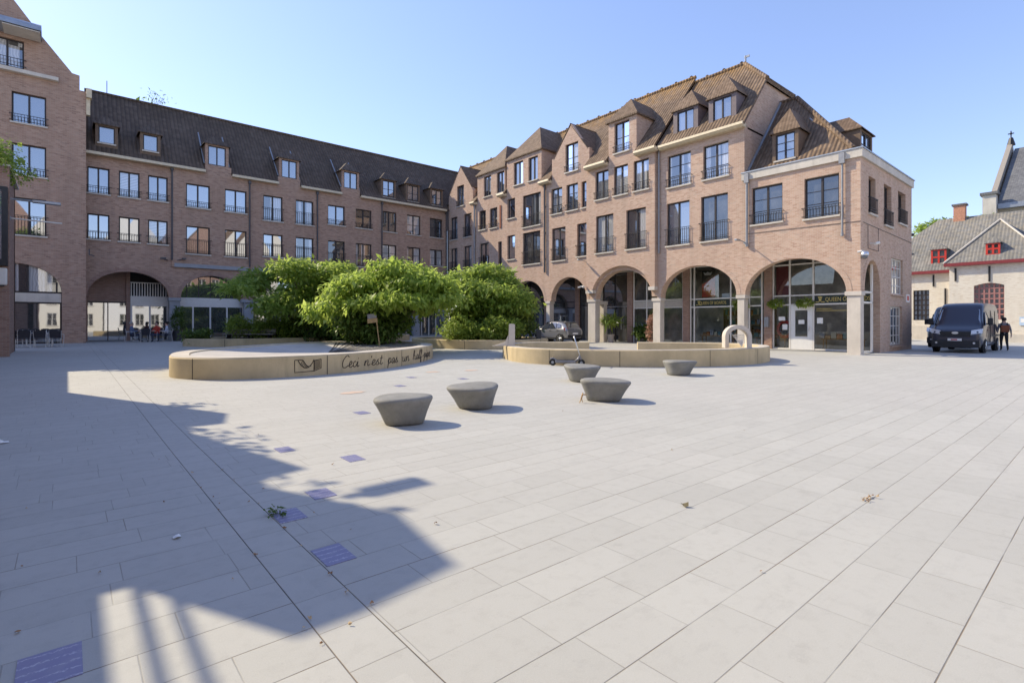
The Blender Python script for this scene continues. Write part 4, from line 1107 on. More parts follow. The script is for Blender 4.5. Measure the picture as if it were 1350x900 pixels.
# ------------------------------------------------------------------ houses outside the frame on the left (their roofline throws the long shadow) and behind (mirrored in the panes)
def street_side():
    b = thing('terrace_house', 'brick terrace beside the viewer whose uneven roofline shades the paving', 'house')
    prof = [(-14, 5.2), (10.4, 5.2), (11.43, 5.99), (11.5, 6.9), (13.06, 8.0), (14.4, 8.24), (14.5, 7.15), (15.1, 7.5), (15.9, 8.06), (17.4, 7.1), (18.4, 7.15), (18.9, 7.9), (20.25, 8.27), (20.7, 5.02), (27.7, 5.05), (27.7, -.3), (-14, -.3)]
    prof = [(y, z * 1.138 if z > 0 else z) for y, z in prof]
    mb = MB(); mb.prism([(-3, y, z) for y, z in prof], (-.35, 0, 0)); mb.build('wall', M['brick_n'], b)
    mb = MB(); mb.box(-9, -3.352, -14, 27.7, -.3, 5.0); mb.build('core', M['brick_n'], b)
    mb = MB()
    for z in (.38, .66): mb.tube([(-3.05, -13, 5.92 + z), (-3.05, 11.4, 5.92 + z)], .03, 6)
    for i in range(13): mb.tube([(-3.05, -12.6 + i * 1.98, 5.91), (-3.05, -12.6 + i * 1.98, 6.58)], .025, 5)
    mb.build('roof_railing', M['iron'], b)
    for i in range(6):
        for z in (1.2, 3.4):
            window(b, 0, 1.2, 0, 1.5, 0, 2, 0, 'dk', 0, True, 'white', .06).matrix_local = Matrix.Translation((-2.88, 24 - i * 5.5, z)) @ Matrix.Rotation(math.pi / 2, 4, 'Z')
    iv = thing('ivy', 'leafy creeper on the terrace roofline whose dappled shadow edges the paving', 'climbing plant', (-3.1, 14.0, 8.2))
    foliage('leaves', [(0, .3, .1, .3, .5, .3), (.1, 1.5, -.1, .3, .9, .35), (0, 3.2, .1, .3, .7, .25), (.1, 5.6, -.3, .3, .5, .3)], 420, M['leaf_d'], iv, .16, .6, .4, 66)
    t = thing('street_lamp', 'flat lamp head on an arm whose shadow lies on the paving', 'street lamp', (-3, 14.6, 9.0))
    mb = MB(); mb.tube([(0.02, 0, 0), (.35, 0, 0)], .045, 8); mb.build('arm', M['iron'], t)
    mb = MB(); mb.box(.2, .8, -.14, .14, -.04, .04); mb.build('lamp_head', M['iron'], t, bevel=.02)
    cols = [simple('white_render', (.78, .77, .75), .8, var=.06), M['brick_n'], simple('cream_render', (.74, .70, .62), .8, var=.06)]
    for i in range(6):
        x = -18 + i * 9.0; hh = [14.0, 15.5, 13.4, 14.8, 13.6, 15.4][i]
        h = thing('gabled_house', ['white gabled house mirrored in the panes, westmost', 'brick gabled house mirrored in the panes beside a white one', 'cream gabled house mirrored in the panes', 'white gabled house mirrored in the panes between cream and brick', 'brick gabled house mirrored in the panes near the end', 'cream gabled house mirrored in the panes, eastmost'][i], 'house', (x, -22, 0), math.pi)
        wn = [(-3.2 + 2.2 * k, -2.0 + 2.2 * k, z, z + 1.9) for k in range(3) for z in (1.0, 4.2, 7.4, 10.4)]
        mb = MB(); mb.slab([(-4.4, -.3), (4.4, -.3), (4.4, hh), (0, hh + 6.2), (-4.4, hh)], [rect(*w) for w in wn], 0, .3); mb.build('wall', cols[i % 3], h)
        mb = MB(); mb.prism([(-4.6, .302, hh - .25), (0, .302, hh + 6.2), (4.6, .302, hh - .25)], (0, 9, 0)); mb.build('roof', M['tile_r'], h)
        mb = MB(); mb.box(-4.3, 4.3, .31, 9, -.3, hh - .3); mb.build('core', M['dark'], h)
        for w in wn: window(h, *w, 0, 2, 1, 'dk', 0, True, 'white', .1)

# ------------------------------------------------------------------ old abbey on the right, church behind it
def abbey():
    b = thing('abbey_house', 'low whitewashed brick abbey range with slate roof, wine red eaves and red dormers', 'historic building', (55, 0, 0), -math.pi / 2)
    # projecting wing Y 4.04..9.5
    w = rect(-7.98, -6.2, 1.72, 4.45)
    arc = [(-7.98, 1.72), (-6.2, 1.72), (-6.2, 4.4)] + [(-6.2 - .178 * i, 4.4 + .2 * math.sin(math.pi * i / 10)) for i in range(1, 10)] + [(-7.98, 4.4)]
    wall_part(b, 'wall', M['abbey_brick'], rect(-9.5, 2.0, -.3, 6.05), [arc], 0, .5)
    mb = MB(); mb.box(-9.5, -9.0, .502, 2.6, -.3, 6.05); mb.build('wall', M['abbey_brick'], b)
    wall_part(b, 'wall', M['abbey_brick'], rect(-16.5, -9.502, -.3, 5.7), [rect(-12.33, -11.2, 1.7, 4.32)], 2.0, .5)
    mb = MB(); mb.box(-16.5, -9.52, 1.9, 1.998, -.3, 1.2); mb.box(-9.5, -5.9, -.06, -.002, -.3, .6); mb.box(-5.9, 2, -.5, -.002, -.3, .6); mb.build('plinth', M['stone'], b)
    def grid(x0, x1, z0, z1, y, n, m, mat):
        mb = MB(); d = .05
        for i in range(n + 1): x = x0 + (x1 - x0) * i / n; mb.box(x - d, x + d, y, y + .06, z0, z1)
        for k in range(m + 1): z = z0 + (z1 - z0) * k / m; mb.box(x0, x1, y + .004, y + .056, z - d, z + d)
        f = mb.build('window', M[mat], b)
        mb = MB(); mb.box(x0, x1, y + .07, y + .08, z0, z1); mb.build('pane', M['mir_pane'], f)
    M['old_red'] = simple('faded_red_lattice', (.34, .16, .15), .7)
    grid(-7.98, -6.2, 1.72, 4.6, .2, 6, 7, 'old_red'); grid(-12.33, -11.2, 1.7, 4.32, 2.2, 4, 6, 'frame')
    mb = MB(); mb.box(-16.6, -9.45, 1.6, 2.0, 5.702, 5.95); mb.box(-9.8, 2.2, -.4, 0, 6.052, 6.3); mb.build('eaves_board', M['wine'], b)
    for x, y, z0, z1 in [(-9.1, 0, 4.85, 5.9), (-7.05, 0, 4.7, 5.9), (-13.0, 2, 4.6, 5.6), (-10.9, 2, 4.6, 5.6), (-10.1, 2, 3.0, 4.4)]:
        mb = MB(); mb.box(x - .06, x + .06, y - .06, y - .002, z0, z1); mb.build('wall_anchor', M['iron'], b)
    # roofs
    mb = MB(); t = .1
    mb.prism([(-9.8, -.35, 6.25), (-3.74, -.35, 6.25), (-6.77, 3.0, 9.85)], (0, .06, -t))
    mb.prism([(-9.8, -.33, 6.25), (-6.77, 3.0, 9.85), (-6.77, 8, 9.85), (-9.8, 8, 6.25)], (.05, 0, -t))
    mb.prism([(-3.74, -.33, 6.25), (-3.74, 8, 6.25), (-6.77, 8, 9.85), (-6.77, 3.0, 9.85)], (-.05, 0, -t))
    mb.prism([(-16.6, 1.6, 5.9), (2.2, 1.6, 5.9), (2.2, 7, 11.05), (-11.5, 7, 11.05)], (0, .06, -t))
    mb.prism([(-16.6, 1.62, 5.9), (-11.5, 7, 11.05), (-16.6, 12.4, 5.9)], (.06, 0, -t))
    mb.prism([(-11.5, 7, 11.05), (2.2, 7, 11.05), (2.2, 12.4, 5.9), (-16.6, 12.4, 5.9)], (0, -.06, -t))
    rf = mb.build('roof', M['slate'], b)
    mb = MB(); mb.tube([(-9.82, -.36, 6.32), (-6.77, 3.0, 9.93)], .07, 6); mb.tube([(-3.7, -.36, 6.32), (-6.77, 3.0, 9.93)], .07, 6); mb.tube([(-6.77, 3.0, 9.93), (-6.77, 8, 9.93)], .07, 6); mb.build('hip_flashing', M['stone'], rf)
    mb = MB(); mb.box(-10.35, -9.55, 6.6, 7.4, 9.9, 12.1); mb.build('chimney', simple('orange_brick', (.50, .25, .16), .85, scale=9, var=.2), rf)
    mb = MB(); mb.box(-10.47, -9.43, 6.5, 7.5, 12.102, 12.25); mb.build('chimney_cap', M['slate_d'], rf)
    for x0, x1, z0, z1, yf in [(-11.15, -10.1, 6.4, 7.85, 2.35), (-7.3, -6.45, 6.75, 7.75, .18)]:
        mb = MB()
        n = 2
        for x in (x0, (x0 + x1) / 2 - .06, x1 - .13): mb.box(x, x + .13, yf, yf + .1, z0, z1)
        for z in (z0, (z0 + z1) / 2 - .05, z1 - .14): mb.box(x0, x1, yf + .004, yf + .096, z, z + .13)
        d = mb.build('dormer', M['red'], b)
        mb = MB(); mb.box(x0 + .02, x1 - .02, yf + .05, yf + .06, z0 + .02, z1 - .02); mb.build('pane', M['dk_pane'], d)
        mb = MB(); mb.box(x0 + .01, x0 + .08, yf + .1, yf + 1.5, z0, z1 - .02); mb.box(x1 - .08, x1 - .01, yf + .1, yf + 1.5, z0, z1 - .02); mb.build('cheek', M['slate_d'], d)
        mb = MB(); hip_roof(mb, x0, x1, yf, yf + 2.2, z1, z1 + .5, .5, .08); mb.build('dormer_roof', M['slate'], d)
    mb = MB(); mb.box(-16.4, 2, 2.6, 12, -.3, 5.6); mb.build('core', M['dark'], b)
    t = thing('information_sign', 'small pale blue sign on the whitewashed abbey wall at the right edge', 'sign', (54.96, 5.15, 1.6), -math.pi / 2)
    mb = MB(); mb.box(-.2, .2, -.02, .02, -.32, .32); mb.build('sign_board', simple('pale_blue', (.45, .58, .74), .6), t)
    mb = MB(); mb.box(-.14, .14, -.028, -.022, -.1, .2); mb.build('sign_print', M['paper'], t)
    c = thing('church', 'grey slate church roof with parapet gable and iron cross behind the abbey', 'church', (80, 0, 0), -math.pi / 2)
    mb = MB(); mb.box(-9.9, 26, .3, 27, -.3, 14.6); mb.build('wall', M['abbey_brick'], c)
    mb = MB()
    mb.prism([(-9.6, -.3, 14.75), (26, -.3, 14.75), (26, 14, 24.1), (-9.6, 14, 24.1)], (0, .1, -.2))
    mb.prism([(-9.6, 14, 24.1), (26, 14, 24.1), (26, 28.3, 14.75), (-9.6, 28.3, 14.75)], (0, -.1, -.2))
    mb.build('roof', M['slate_d'], c)
    mb = MB(); mb.prism([(-10.3, -.6, 15.2), (-10.3, 14, 24.9), (-10.3, 28.6, 15.2), (-10.3, 28.6, 13.5), (-10.3, -.6, 13.5)], (.5, 0, 0)); mb.build('gable_parapet', simple('brown_grey_stone', (.30, .265, .225), .9), c)
    mb = MB(); mb.box(-10.7, -9.55, -1.2, -.1, -.3, 15.8); pn = mb.build('buttress', M['stone'], c)
    mb = MB(); mb.box(-10.9, -9.35, -1.4, .1, 15.802, 16.1); mb.build('buttress_cap', M['slate_d'], pn)
    mb = MB(); mb.box(-9.5, 26, -.7, -.2, 14.2, 14.75); mb.build('gutter', M['lead'], c)
    mb = MB(); mb.lathe([(.45, 24.6), (.2, 25.6)], 8, (-9.95, 14, 0)); mb.tube([(-9.95, 14, 25.4), (-9.95, 14, 26.5)], .07, 6); mb.tube([(-10.25, 14, 26.15), (-9.65, 14, 26.15)], .07, 6); mb.lathe([(.02, 25.95), (.18, 26.15), (.02, 26.35)], 8, (-9.95, 14, 0))
    mb.build('cross', M['iron'], c)
abbey()

# ------------------------------------------------------------------ foliage
def foliage(name, lobes, n, mat, parent=None, size=.2, wid=.42, droop=.5, seed=1, shell=(.78, 1.06), inner=0.0, upbias=.15, spray=7, spread=.22):
    g = np.random.default_rng(seed)
    L = np.array(lobes, float); wts = (L[:, 3] * L[:, 4] + L[:, 4] * L[:, 5] + L[:, 3] * L[:, 5]); wts = wts / wts.sum()
    ns = int(n / spray * 1.25)
    k = g.choice(len(L), ns, p=wts)
    d = g.normal(size=(ns, 3)); d[:, 2] += upbias; d /= np.linalg.norm(d, axis=1)[:, None]
    rr = g.uniform(shell[0], shell[1], ns)
    if inner: 
        q = g.random(ns) < inner; rr[q] = g.uniform(.25, shell[0], q.sum())
    c = L[k, :3] + d * L[k, 3:6] * rr[:, None]
    keep = np.ones(ns, bool)
    for i in range(len(L)):
        e = (((c - L[i, :3]) / L[i, 3:6]) ** 2).sum(1)
        keep &= ~((e < .40) & (k != i))
    c = c[keep]; d = d[keep]
    m = len(c)
    c = np.repeat(c, spray, 0); d = np.repeat(d, spray, 0); N = len(c)
    out = d * np.array([1, 1, .35]); out /= np.linalg.norm(out, axis=1)[:, None] + 1e-6
    off = g.normal(size=(N, 3)) * spread * np.array([1, 1, .55])
    p = c + off
    ax = out * .7 + g.normal(size=(N, 3)) * .55; ax[:, 2] -= droop; ax /= np.linalg.norm(ax, axis=1)[:, None]
    up = np.array([0, 0, 1.]) + d * .6 + g.normal(size=(N, 3)) * .45
    sd_ = np.cross(ax, up); sd_ /= np.linalg.norm(sd_, axis=1)[:, None] + 1e-6
    nn = np.cross(sd_, ax)
    s = size * np.exp(g.normal(0, .34, N))[:, None]
    v0 = p; v1 = p + ax * s * .5 + sd_ * s * wid * .5 + nn * s * .05; v2 = p + ax * s - nn * s * .1; v3 = p + ax * s * .5 - sd_ * s * wid * .5 + nn * s * .05
    V = np.stack([v0, v1, v2, v3], 1).reshape(-1, 3)
    me = bpy.data.meshes.new(name)
    me.vertices.add(len(V)); me.vertices.foreach_set('co', V.ravel())
    me.loops.add(4 * N); me.loops.foreach_set('vertex_index', np.arange(4 * N, dtype=np.int32))
    me.polygons.add(N); me.polygons.foreach_set('loop_start', np.arange(0, 4 * N, 4, dtype=np.int32)); me.polygons.foreach_set('loop_total', np.full(N, 4, np.int32))
    me.update(calc_edges=True); me.validate()
    me.materials.append(mat)
    o = bpy.data.objects.new(name, me); link(o, parent); return o

def limbs(parent, base, tops, r0=.12, seed=3):
    g = random.Random(seed); mb = MB()
    for t in tops:
        p = [Vector(base)]; q = Vector(t)
        for f in (.35, .7, 1.0):
            a = Vector(base).lerp(q, f); a.z = base[2] + (q.z - base[2]) * (f ** .8)
            a += Vector((g.uniform(-.12, .12), g.uniform(-.12, .12), 0)) * (1 if f < 1 else 0); p.append(a)
        mb.tube(p, [r0, r0 * .7, r0 * .45, r0 * .18], 6)
    return mb.build('trunk', M['bark'], parent, smooth=True)

def rosette(cx, cy, z, R_, nz, seed, flat=.42, rmin=.5, rmax=.95, squash=1.0, ang=0):
    """many overlapping leaf cushions making one spreading, layered crown"""
    g = random.Random(seed); out = []
    for i in range(nz):
        t = g.uniform(0, 2 * math.pi); q = math.sqrt(g.random())
        x, y = R_ * q * math.cos(t), R_ * q * squash * math.sin(t)
        x, y = x * math.cos(ang) - y * math.sin(ang), x * math.sin(ang) + y * math.cos(ang)
        zz = z(q) + g.uniform(-.38, .38)
        r = g.uniform(rmin, rmax) * (1.15 - .45 * q)
        out.append((cx + x, cy + y, zz, r * 1.25, r * 1.25, r * flat * 1.1))
    return out
VA = math.atan2(-.647, .762)      # direction that runs level across the picture
def trees():
    # left maple behind, on the far bed
    A = thing('maple_tree', 'broad green maple left of the other two, in the long far bed', 'tree', (11.3, 31.9, .5))
    o = (-1.1, -1.0)
    lob = rosette(o[0], o[1], lambda q: 4.2 - 1.4 * q * q, 3.9, 28, 11, .38, .6, 1.0, .8, VA) + rosette(o[0] + .3, o[1], lambda q: 2.5 - .7 * q, 3.2, 20, 12, .5, .6, 1.0, .8, VA)
    foliage('crown', lob, 21000, M['leaf_a'], A, .24, .42, .5, 21, inner=.14, upbias=.5)
    low = rosette(.5, -.2, lambda q: .9 - .3 * q, 2.5, 20, 13, 1.0, .5, .8, .6, VA)
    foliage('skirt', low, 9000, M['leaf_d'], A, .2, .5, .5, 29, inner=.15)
    limbs(A, (0, 0, -.3), [(-3, .6, 3.0), (-1.7, -1.6, 3.7), (.2, -.5, 4.0), (1.6, -2.4, 3.4), (2.4, -3.2, 2.8)], .16)
    B = thing('maple_tree', 'brightest light green maple in the middle, on the round concrete platform', 'tree', (11.0, 22.8, .55))
    def zb(q): return 3.2 - 1.15 * q ** 2.2
    lob = rosette(.75, -.64, zb, 2.6, 26, 5, .36, .55, .95, .85, VA) + rosette(-1.35 * .762, 1.35 * .647, lambda q: 2.25 - .9 * q, 1.45, 13, 6, .45, .45, .75) + rosette(2.5 * .762, -2.5 * .647, lambda q: 2.45 - .5 * q, 1.2, 8, 8, .4, .45, .7) + rosette(.2, -.2, lambda q: 2.3, 1.9, 9, 88, .4, .5, .8)
    foliage('crown', lob, 21000, M['leaf_b'], B, .23, .42, .8, 22, inner=.10, upbias=.6)
    low = rosette(.1, 0, lambda q: 1.75 - .4 * q, 1.35, 16, 9, .8, .5, .7) + rosette(.1, 0, lambda q: .8, 1.5, 18, 10, .8, .45, .65)
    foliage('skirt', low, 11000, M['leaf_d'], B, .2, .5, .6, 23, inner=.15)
    limbs(B, (0, 0, -.2), [(-1.6, 1.2, 2.4), (-.6, -.5, 2.9), (.3, .5, 3.1), (1.6, -1.4, 2.8), (2.3, -2.0, 2.3)], .13, 5)
    C = thing('maple_tree', 'round green maple right of the other two, beside the parked car', 'tree', (18.9, 24.9, .6))
    def zc(q): return 3.6 - 1.7 * q ** 2
    lob = rosette(0, 0, zc, 2.85, 28, 15, .40, .55, .95, .9, VA) + rosette(.3, -.2, lambda q: 2.0 - .5 * q, 2.4, 18, 16, .5, .6, .9, .9, VA)
    foliage('crown', lob, 22000, M['leaf_a'], C, .22, .44, .65, 24, inner=.12, upbias=.5)
    low = rosette(.4, -.3, lambda q: .85, 2.3, 24, 17, .9, .5, .75, .8, VA)
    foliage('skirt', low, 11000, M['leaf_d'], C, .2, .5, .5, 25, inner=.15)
    limbs(C, (0, 0, -.3), [(-1.7, 1.4, 2.6), (-.5, -.6, 3.2), (.6, .5, 3.3), (1.7, -1.3, 2.5)], .14, 6)
    # shrubs
    def shrub(label, x, y, z, lob, n, mat, size=.13, cat='shrub', seed=1, wid=.5, droop=0.1):
        t = thing('shrub', label, cat, (x, y, z)); foliage('leaves', lob, n, M[mat], t, size, wid, droop, seed, inner=.2, spray=6, spread=.12)
        limbs(t, (0, 0, -.15), [(l[0], l[1], l[2]) for l in lob[::3]], .03, seed)
    shrub('yellow green shrub at the left front of the right round bed', 16.0, 23.4, .62, rosette(0, 0, lambda q: .55 - .2 * q, .55, 9, 31, 1, .3, .42), 2600, 'leaf_y', seed=31)
    shrub('wide yellow green shrub in the middle front of the right round bed', 17.6, 22.2, .6, rosette(0, 0, lambda q: .6 - .25 * q, 1.15, 18, 32, 1, .3, .45, .5, VA), 5200, 'leaf_y', seed=32)
    shrub('low green hedge at the left end of the long far bed behind the bench', 8.15, 33.2, .6, rosette(0, 0, lambda q: .85 - .4 * q, 1.0, 14, 33, 1, .35, .5, .7, VA), 4400, 'leaf_a', seed=33)
    shrub('flat ground cover bush at the left tip of the long far bed', 5.61, 33.29, .55, rosette(0, 0, lambda q: .05, .8, 9, 34, .5, .22, .32, .6, VA), 1600, 'leaf_d', seed=34)
    shrub('mixed green shrub under the left maple in the long far bed', 10.10, 32.73, .6, rosette(0, 0, lambda q: .8 - .3 * q, 1.5, 16, 35, 1, .4, .6, .6, VA), 5200, 'leaf_a', seed=35)
    # ivy on the house at the left edge
    iv = thing('ivy', 'sunlit ivy spilling over the roof edge of the brick corner at left', 'climbing plant', (-2.4, 29.2, 7.7))
    foliage('leaves', rosette(0, 0, lambda q: .35, .8, 10, 41, 1, .3, .5) + [(.38, -.5, -.15, .2, .3, .35), (.42, .6, -.05, .2, .4, .3), (.2, -.75, -.1, .3, .2, .35)], 3300, M['leaf_y'], iv, .11, .7, .5, 41)
    # trees behind the abbey roofs
    for i, (x, y, z, r, lab) in enumerate([(74, 13.6, 12.2, 1.7, 'green tree top behind the abbey roof left of the chimney'), (76, 10.6, 12.2, 1.6, 'green tree top behind the abbey roof right of the chimney'), (70, 15.4, 9.2, 1.8, 'green tree between the corner shop and the abbey roof')]):
        t = thing('background_tree', lab, 'tree', (x, y, 0))
        foliage('crown', rosette(0, 0, lambda q: z - .6 * q, r, 12, 50 + i, 1, .6, .9), 5000, M['leaf_a'], t, .28, .5, .3, 51 + i)
        mb = MB(); mb.tube([(0, 0, -.1), (.1, 0, z * .5), (0, .1, z)], [.25, .18, .06], 7); mb.build('trunk', M['bark'], t)
    # loose twigs of a plant on the ridge of the shaded wing
    t = thing('roof_plant', 'small airy plant growing on the dark ridge of the shaded wing', 'plant', (5.0, 46.5, 17.5))
    foliage('leaves', [(0, 0, .5, .6, .3, .35)], 90, M['leaf_d'], t, .16, .4, .2, 61)
    mb = MB()
    for i in range(5): mb.tube([(0, 0, 0), (.25 * (i - 2), 0, .7)], .01, 4)
    mb.build('stem', M['bark'], t)
trees()
street_side()

# ------------------------------------------------------------------ round concrete platform, ring basin and beds
def outward(P):
    n = len(P); out = []
    area = sum(P[i].x * P[(i + 1) % n].y - P[(i + 1) % n].x * P[i].y for i in range(n))
    for i in range(n):
        d = (P[(i + 1) % n] - P[i - 1]); d.z = 0; d.normalize()
        q = Vector((d.y, -d.x, 0))
        out.append(q if area > 0 else -q)
    return out
def ring_wall(mb, P, th, z0, z1, idx=None, bev=.03):
    """kerb wall along closed curve P (xy), rounded top arris; idx = list of vertex indices to use (open) or None (closed)"""
    N = outward(P); n = len(P)
    ids = list(range(n)) if idx is None else idx
    rows = []
    for i in ids:
        o = P[i]; q = P[i] - N[i] * th
        rows.append([(o.x, o.y, z0(o) if callable(z0) else z0), (o.x, o.y, z1 - bev), ((o - N[i] * bev).x, (o - N[i] * bev).y, z1), ((q + N[i] * bev).x, (q + N[i] * bev).y, z1), (q.x, q.y, z1 - bev), (q.x, q.y, z0(q) if callable(z0) else z0)])
    k = 6; vs = [p for r in rows for p in r]; fs = []
    m = len(ids); last = m if idx is None else m - 1
    for i in range(last):
        j = (i + 1) % m
        for a in range(k):
            b_ = (a + 1) % k
            fs.append((i * k + a, j * k + a, j * k + b_, i * k + b_))
    if idx is not None: fs += [tuple(range(k)), tuple(range((m - 1) * k, m * k))[::-1]]
    mb.add(vs, fs)
ZT = .60
WORDS = [('Ceci', 5.48, .194), ("n'est", 6.31, .245), ('pas', 7.37, .232), ('un', 8.2, .281), ('half-pipe', 9.03, .34)]
def platform():
    t = thing('concrete_platform', 'round ochre concrete platform with written side and dished top of radiating lines', 'platform', (0, 0, 0))
    P = closed_spline([(2.1, 16.9, 0), (2.2, 15.7, 0), (3.1, 14.75, 0), (4.9, 14.45, 0), (6.85, 14.85, 0), (9.0, 16.0, 0), (11.3, 18.3, 0), (12.3, 20.9, 0), (12.1, 23.6, 0), (10.6, 24.8, 0), (8.0, 24.2, 0), (4.6, 21.6, 0), (2.7, 19.2, 0)], 12)
    mb = MB(); ring_wall(mb, P, .5, -.1, ZT); mb.build('kerb', M['basin'], t, smooth=False)
    N = outward(P)
    # pale wearing layer on top of the kerb
    mb = MB(); n = len(P); vs = []
    for i in range(n): a = P[i] - N[i] * .03; c = P[i] - N[i] * .47; vs += [(a.x, a.y, ZT + .004), (c.x, c.y, ZT + .004)]
    mb.add(vs, [(2 * i, 2 * ((i + 1) % n), 2 * ((i + 1) % n) + 1, 2 * i + 1) for i in range(n)]); mb.build('rim', M['rim'], t, fix=False)
    # dished floor
    C = Vector((7.3, 19.4, 0)); m = 14; vs = []; fs = []
    def dz(r): return ZT - .03 - .10 * (1 - r ** 2.2)
    for k in range(m + 1):
        r = k / m
        for i in range(n):
            p = C.lerp(P[i] - N[i] * .49, r); vs.append((p.x, p.y, dz(r)))
    for k in range(m):
        for i in range(n):
            j = (i + 1) % n; fs.append((k * n + i, k * n + j, (k + 1) * n + j, (k + 1) * n + i))
    mb = MB(); mb.add(vs, fs); d = mb.build('dish', M['dish'], t, smooth=True)
    # radiating dark lines set into the dish
    mb = MB()
    foot = Vector((6.5, 17.0, 0))
    IN = [P[i] - N[i] * .49 for i in range(n)]
    for s in range(26):
        i = int(n * (.46 + .27 * s / 25)) % n
        e = IN[i]; pts = []
        for q in range(9):
            f = .06 + .90 * q / 8
            p = foot.lerp(e, f)
            # radial parameter of p inside the star-shaped outline
            th = math.atan2(p.y - C.y, p.x - C.x)
            best = min(IN, key=lambda w: abs((math.atan2(w.y - C.y, w.x - C.x) - th + math.pi) % (2 * math.pi) - math.pi))
            r = min(1.0, (p - C).length / max(.01, (best - C).length))
            pts.append(Vector((p.x, p.y, dz(r) + .006)))
        for q in range(8):
            a, c = pts[q], pts[q + 1]; dr = (c - a); dr.z = 0; dr.normalize(); sd_ = Vector((-dr.y, dr.x, 0)) * (.013 + .003 * q)
            mb.add([a - sd_, c - sd_, c + sd_, a + sd_], [(0, 1, 2, 3)])
    mb.build('radial_lines', M['ink'], d, fix=False)
    # vertical joints of the cast kerb
    mb = MB()
    for i in (16, 40, 57, 64, 90):
        p = P[i % n] + N[i % n] * .004; dr = Vector((-N[i % n].y, N[i % n].x, 0)) * .011
        mb.add([p - dr + Vector((0, 0, -.05)), p + dr + Vector((0, 0, -.05)), p + dr + Vector((0, 0, ZT - .02)), p - dr + Vector((0, 0, ZT - .02))], [(0, 1, 2, 3)])
    mb.build('joint', M['ink'], t, fix=False)
    # soil patch under the tree
    mb = MB(); mb.lathe([(1.25, ZT - .4), (1.1, ZT - .1), (.3, ZT - .02)], 28, (11.1, 22.7, 0), rad=lambda a: 1 + .06 * math.sin(3 * a)); mb.build('soil', M['soil'], t)
    # arc length along the front for writing
    S0 = [0.0]
    for i in range(n): S0.append(S0[-1] + (P[(i + 1) % n] - P[i]).length)
    def at(s, z, off=.008):
        for i in range(n):
            if S0[i] <= s <= S0[i + 1]:
                f = (s - S0[i]) / (S0[i + 1] - S0[i]); p = P[i].lerp(P[(i + 1) % n], f); q = N[i].lerp(N[(i + 1) % n], f)
                return Vector((p.x, p.y, 0)) + q * off + Vector((0, 0, z))
    sx = lambda X: S0[min(range(12, 110), key=lambda i: abs(P[i].x - X) + (10 if P[i].y > 19.5 else 0))]
    # handwriting, letters as pen strokes (x advance, y in x-heights)
    G = {
     'C': (1.25, [[(1.15, 1.75), (.95, 2.1), (.6, 1.95), (.2, 1.3), (.1, .6), (.3, .05), (.7, .0), (1.15, .35)]]),
     'e': (.75, [[(-.1, .25), (.2, .4), (.5, .65), (.5, .95), (.28, 1.0), (.1, .6), (.15, .1), (.4, 0), (.75, .25)]]),
     'c': (.7, [[(.55, .85), (.35, 1.0), (.12, .75), (.08, .3), (.3, 0), (.7, .25)]]),
     'i': (.45, [[(-.05, .25), (.2, .95), (.15, .2), (.28, 0), (.5, .25)], [(.24, 1.4), (.28, 1.5)]]),
     'n': (.95, [[(0, .1), (.08, .95), (.1, .05)], [(.1, .5), (.35, .95), (.55, .9), (.55, .2), (.68, 0), (.95, .25)]]),
     "'": (.3, [[(.15, 1.75), (.1, 1.4)]]),
     's': (.65, [[(-.05, .2), (.35, 1.05), (.3, .7), (.5, .3), (.35, 0), (.08, .1)], [(.4, .05), (.7, .25)]]),
     't': (.6, [[(.3, 1.7), (.2, .3), (.35, 0), (.62, .25)], [(0, 1.15), (.55, 1.25)]]),
     'p': (.85, [[(.0, .3), (.2, 1.0), (.05, -.9)], [(.15, .6), (.4, 1.0), (.62, .8), (.55, .25), (.3, .02), (.12, .2)], [(.5, .1), (.85, .3)]]),
     'a': (.85, [[(.6, .85), (.35, 1.0), (.1, .6), (.15, .1), (.35, .0), (.6, .8), (.58, .15), (.7, 0), (.9, .25)]]),
     'u': (.95, [[(0, .8), (.1, .95), (.1, .25), (.3, 0), (.55, .4), (.62, .95), (.6, .15), (.72, 0), (.98, .25)]]),
     'h': (.9, [[(0, .2), (.35, 1.6), (.25, 2.0), (.12, 1.6), (.1, 0)], [(.1, .5), (.35, .95), (.52, .8), (.52, .15), (.65, 0), (.92, .25)]]),
     'l': (.5, [[(-.05, .2), (.3, 1.5), (.22, 2.0), (.1, 1.5), (.12, .2), (.3, 0), (.52, .25)]]),
     'f': (.55, [[(-.05, .2), (.35, 1.5), (.28, 2.0), (.12, 1.5), (.1, -.5), (.18, -.9), (.3, -.4), (.15, .1), (.55, .3)]]),
     '-': (.7, [[(.15, .5), (.55, .55)]]), ' ': (.75, [])}
    xh = .165; zb = .20
    mb = MB()
    for word, s_start, kx in WORDS:
        u = 0.0
        for ch in word:
            for st in G[ch][1]:
                st = [(a + .12 * b, b) for a, b in st]
                pts = [at(s_start + (u + q.x) * kx, zb + q.y * xh) for q in open_spline([(a, b, 0) for a, b in st], 5)]
                mb.tube(pts, .0105, 5)
            u += G[ch][0]
    mb.build('lettering', M['ink'], t)
    # little drawing of the ramp
    mb = MB(); a0 = 4.13; w = .72
    def ln(pts, r=.010): mb.tube([at(a0 + x * w, .16 + z * .33) for x, z in pts], r, 5)
    ln([(0, 1), (0, 0), (.72, .04), (1, .25), (1, 1)]); ln([(0, 1), (.12, 1)]); ln([(.72, .04), (.72, .9)]); ln([(.72, .9), (1, 1.0)])
    cv = [(.12 + .6 * i / 12, 1 - .68 * math.sin(math.pi * i / 12) ** .8) for i in range(13)]
    ln(cv); cv2 = [(.30 + .45 * i / 12, .98 - .55 * math.sin(math.pi * i / 12)) for i in range(9)]; ln(cv2); ln([(.12, 1), (.30, .98)])
    for i in range(2, 9): ln([cv[i], cv2[max(0, i - 2)]], .006)
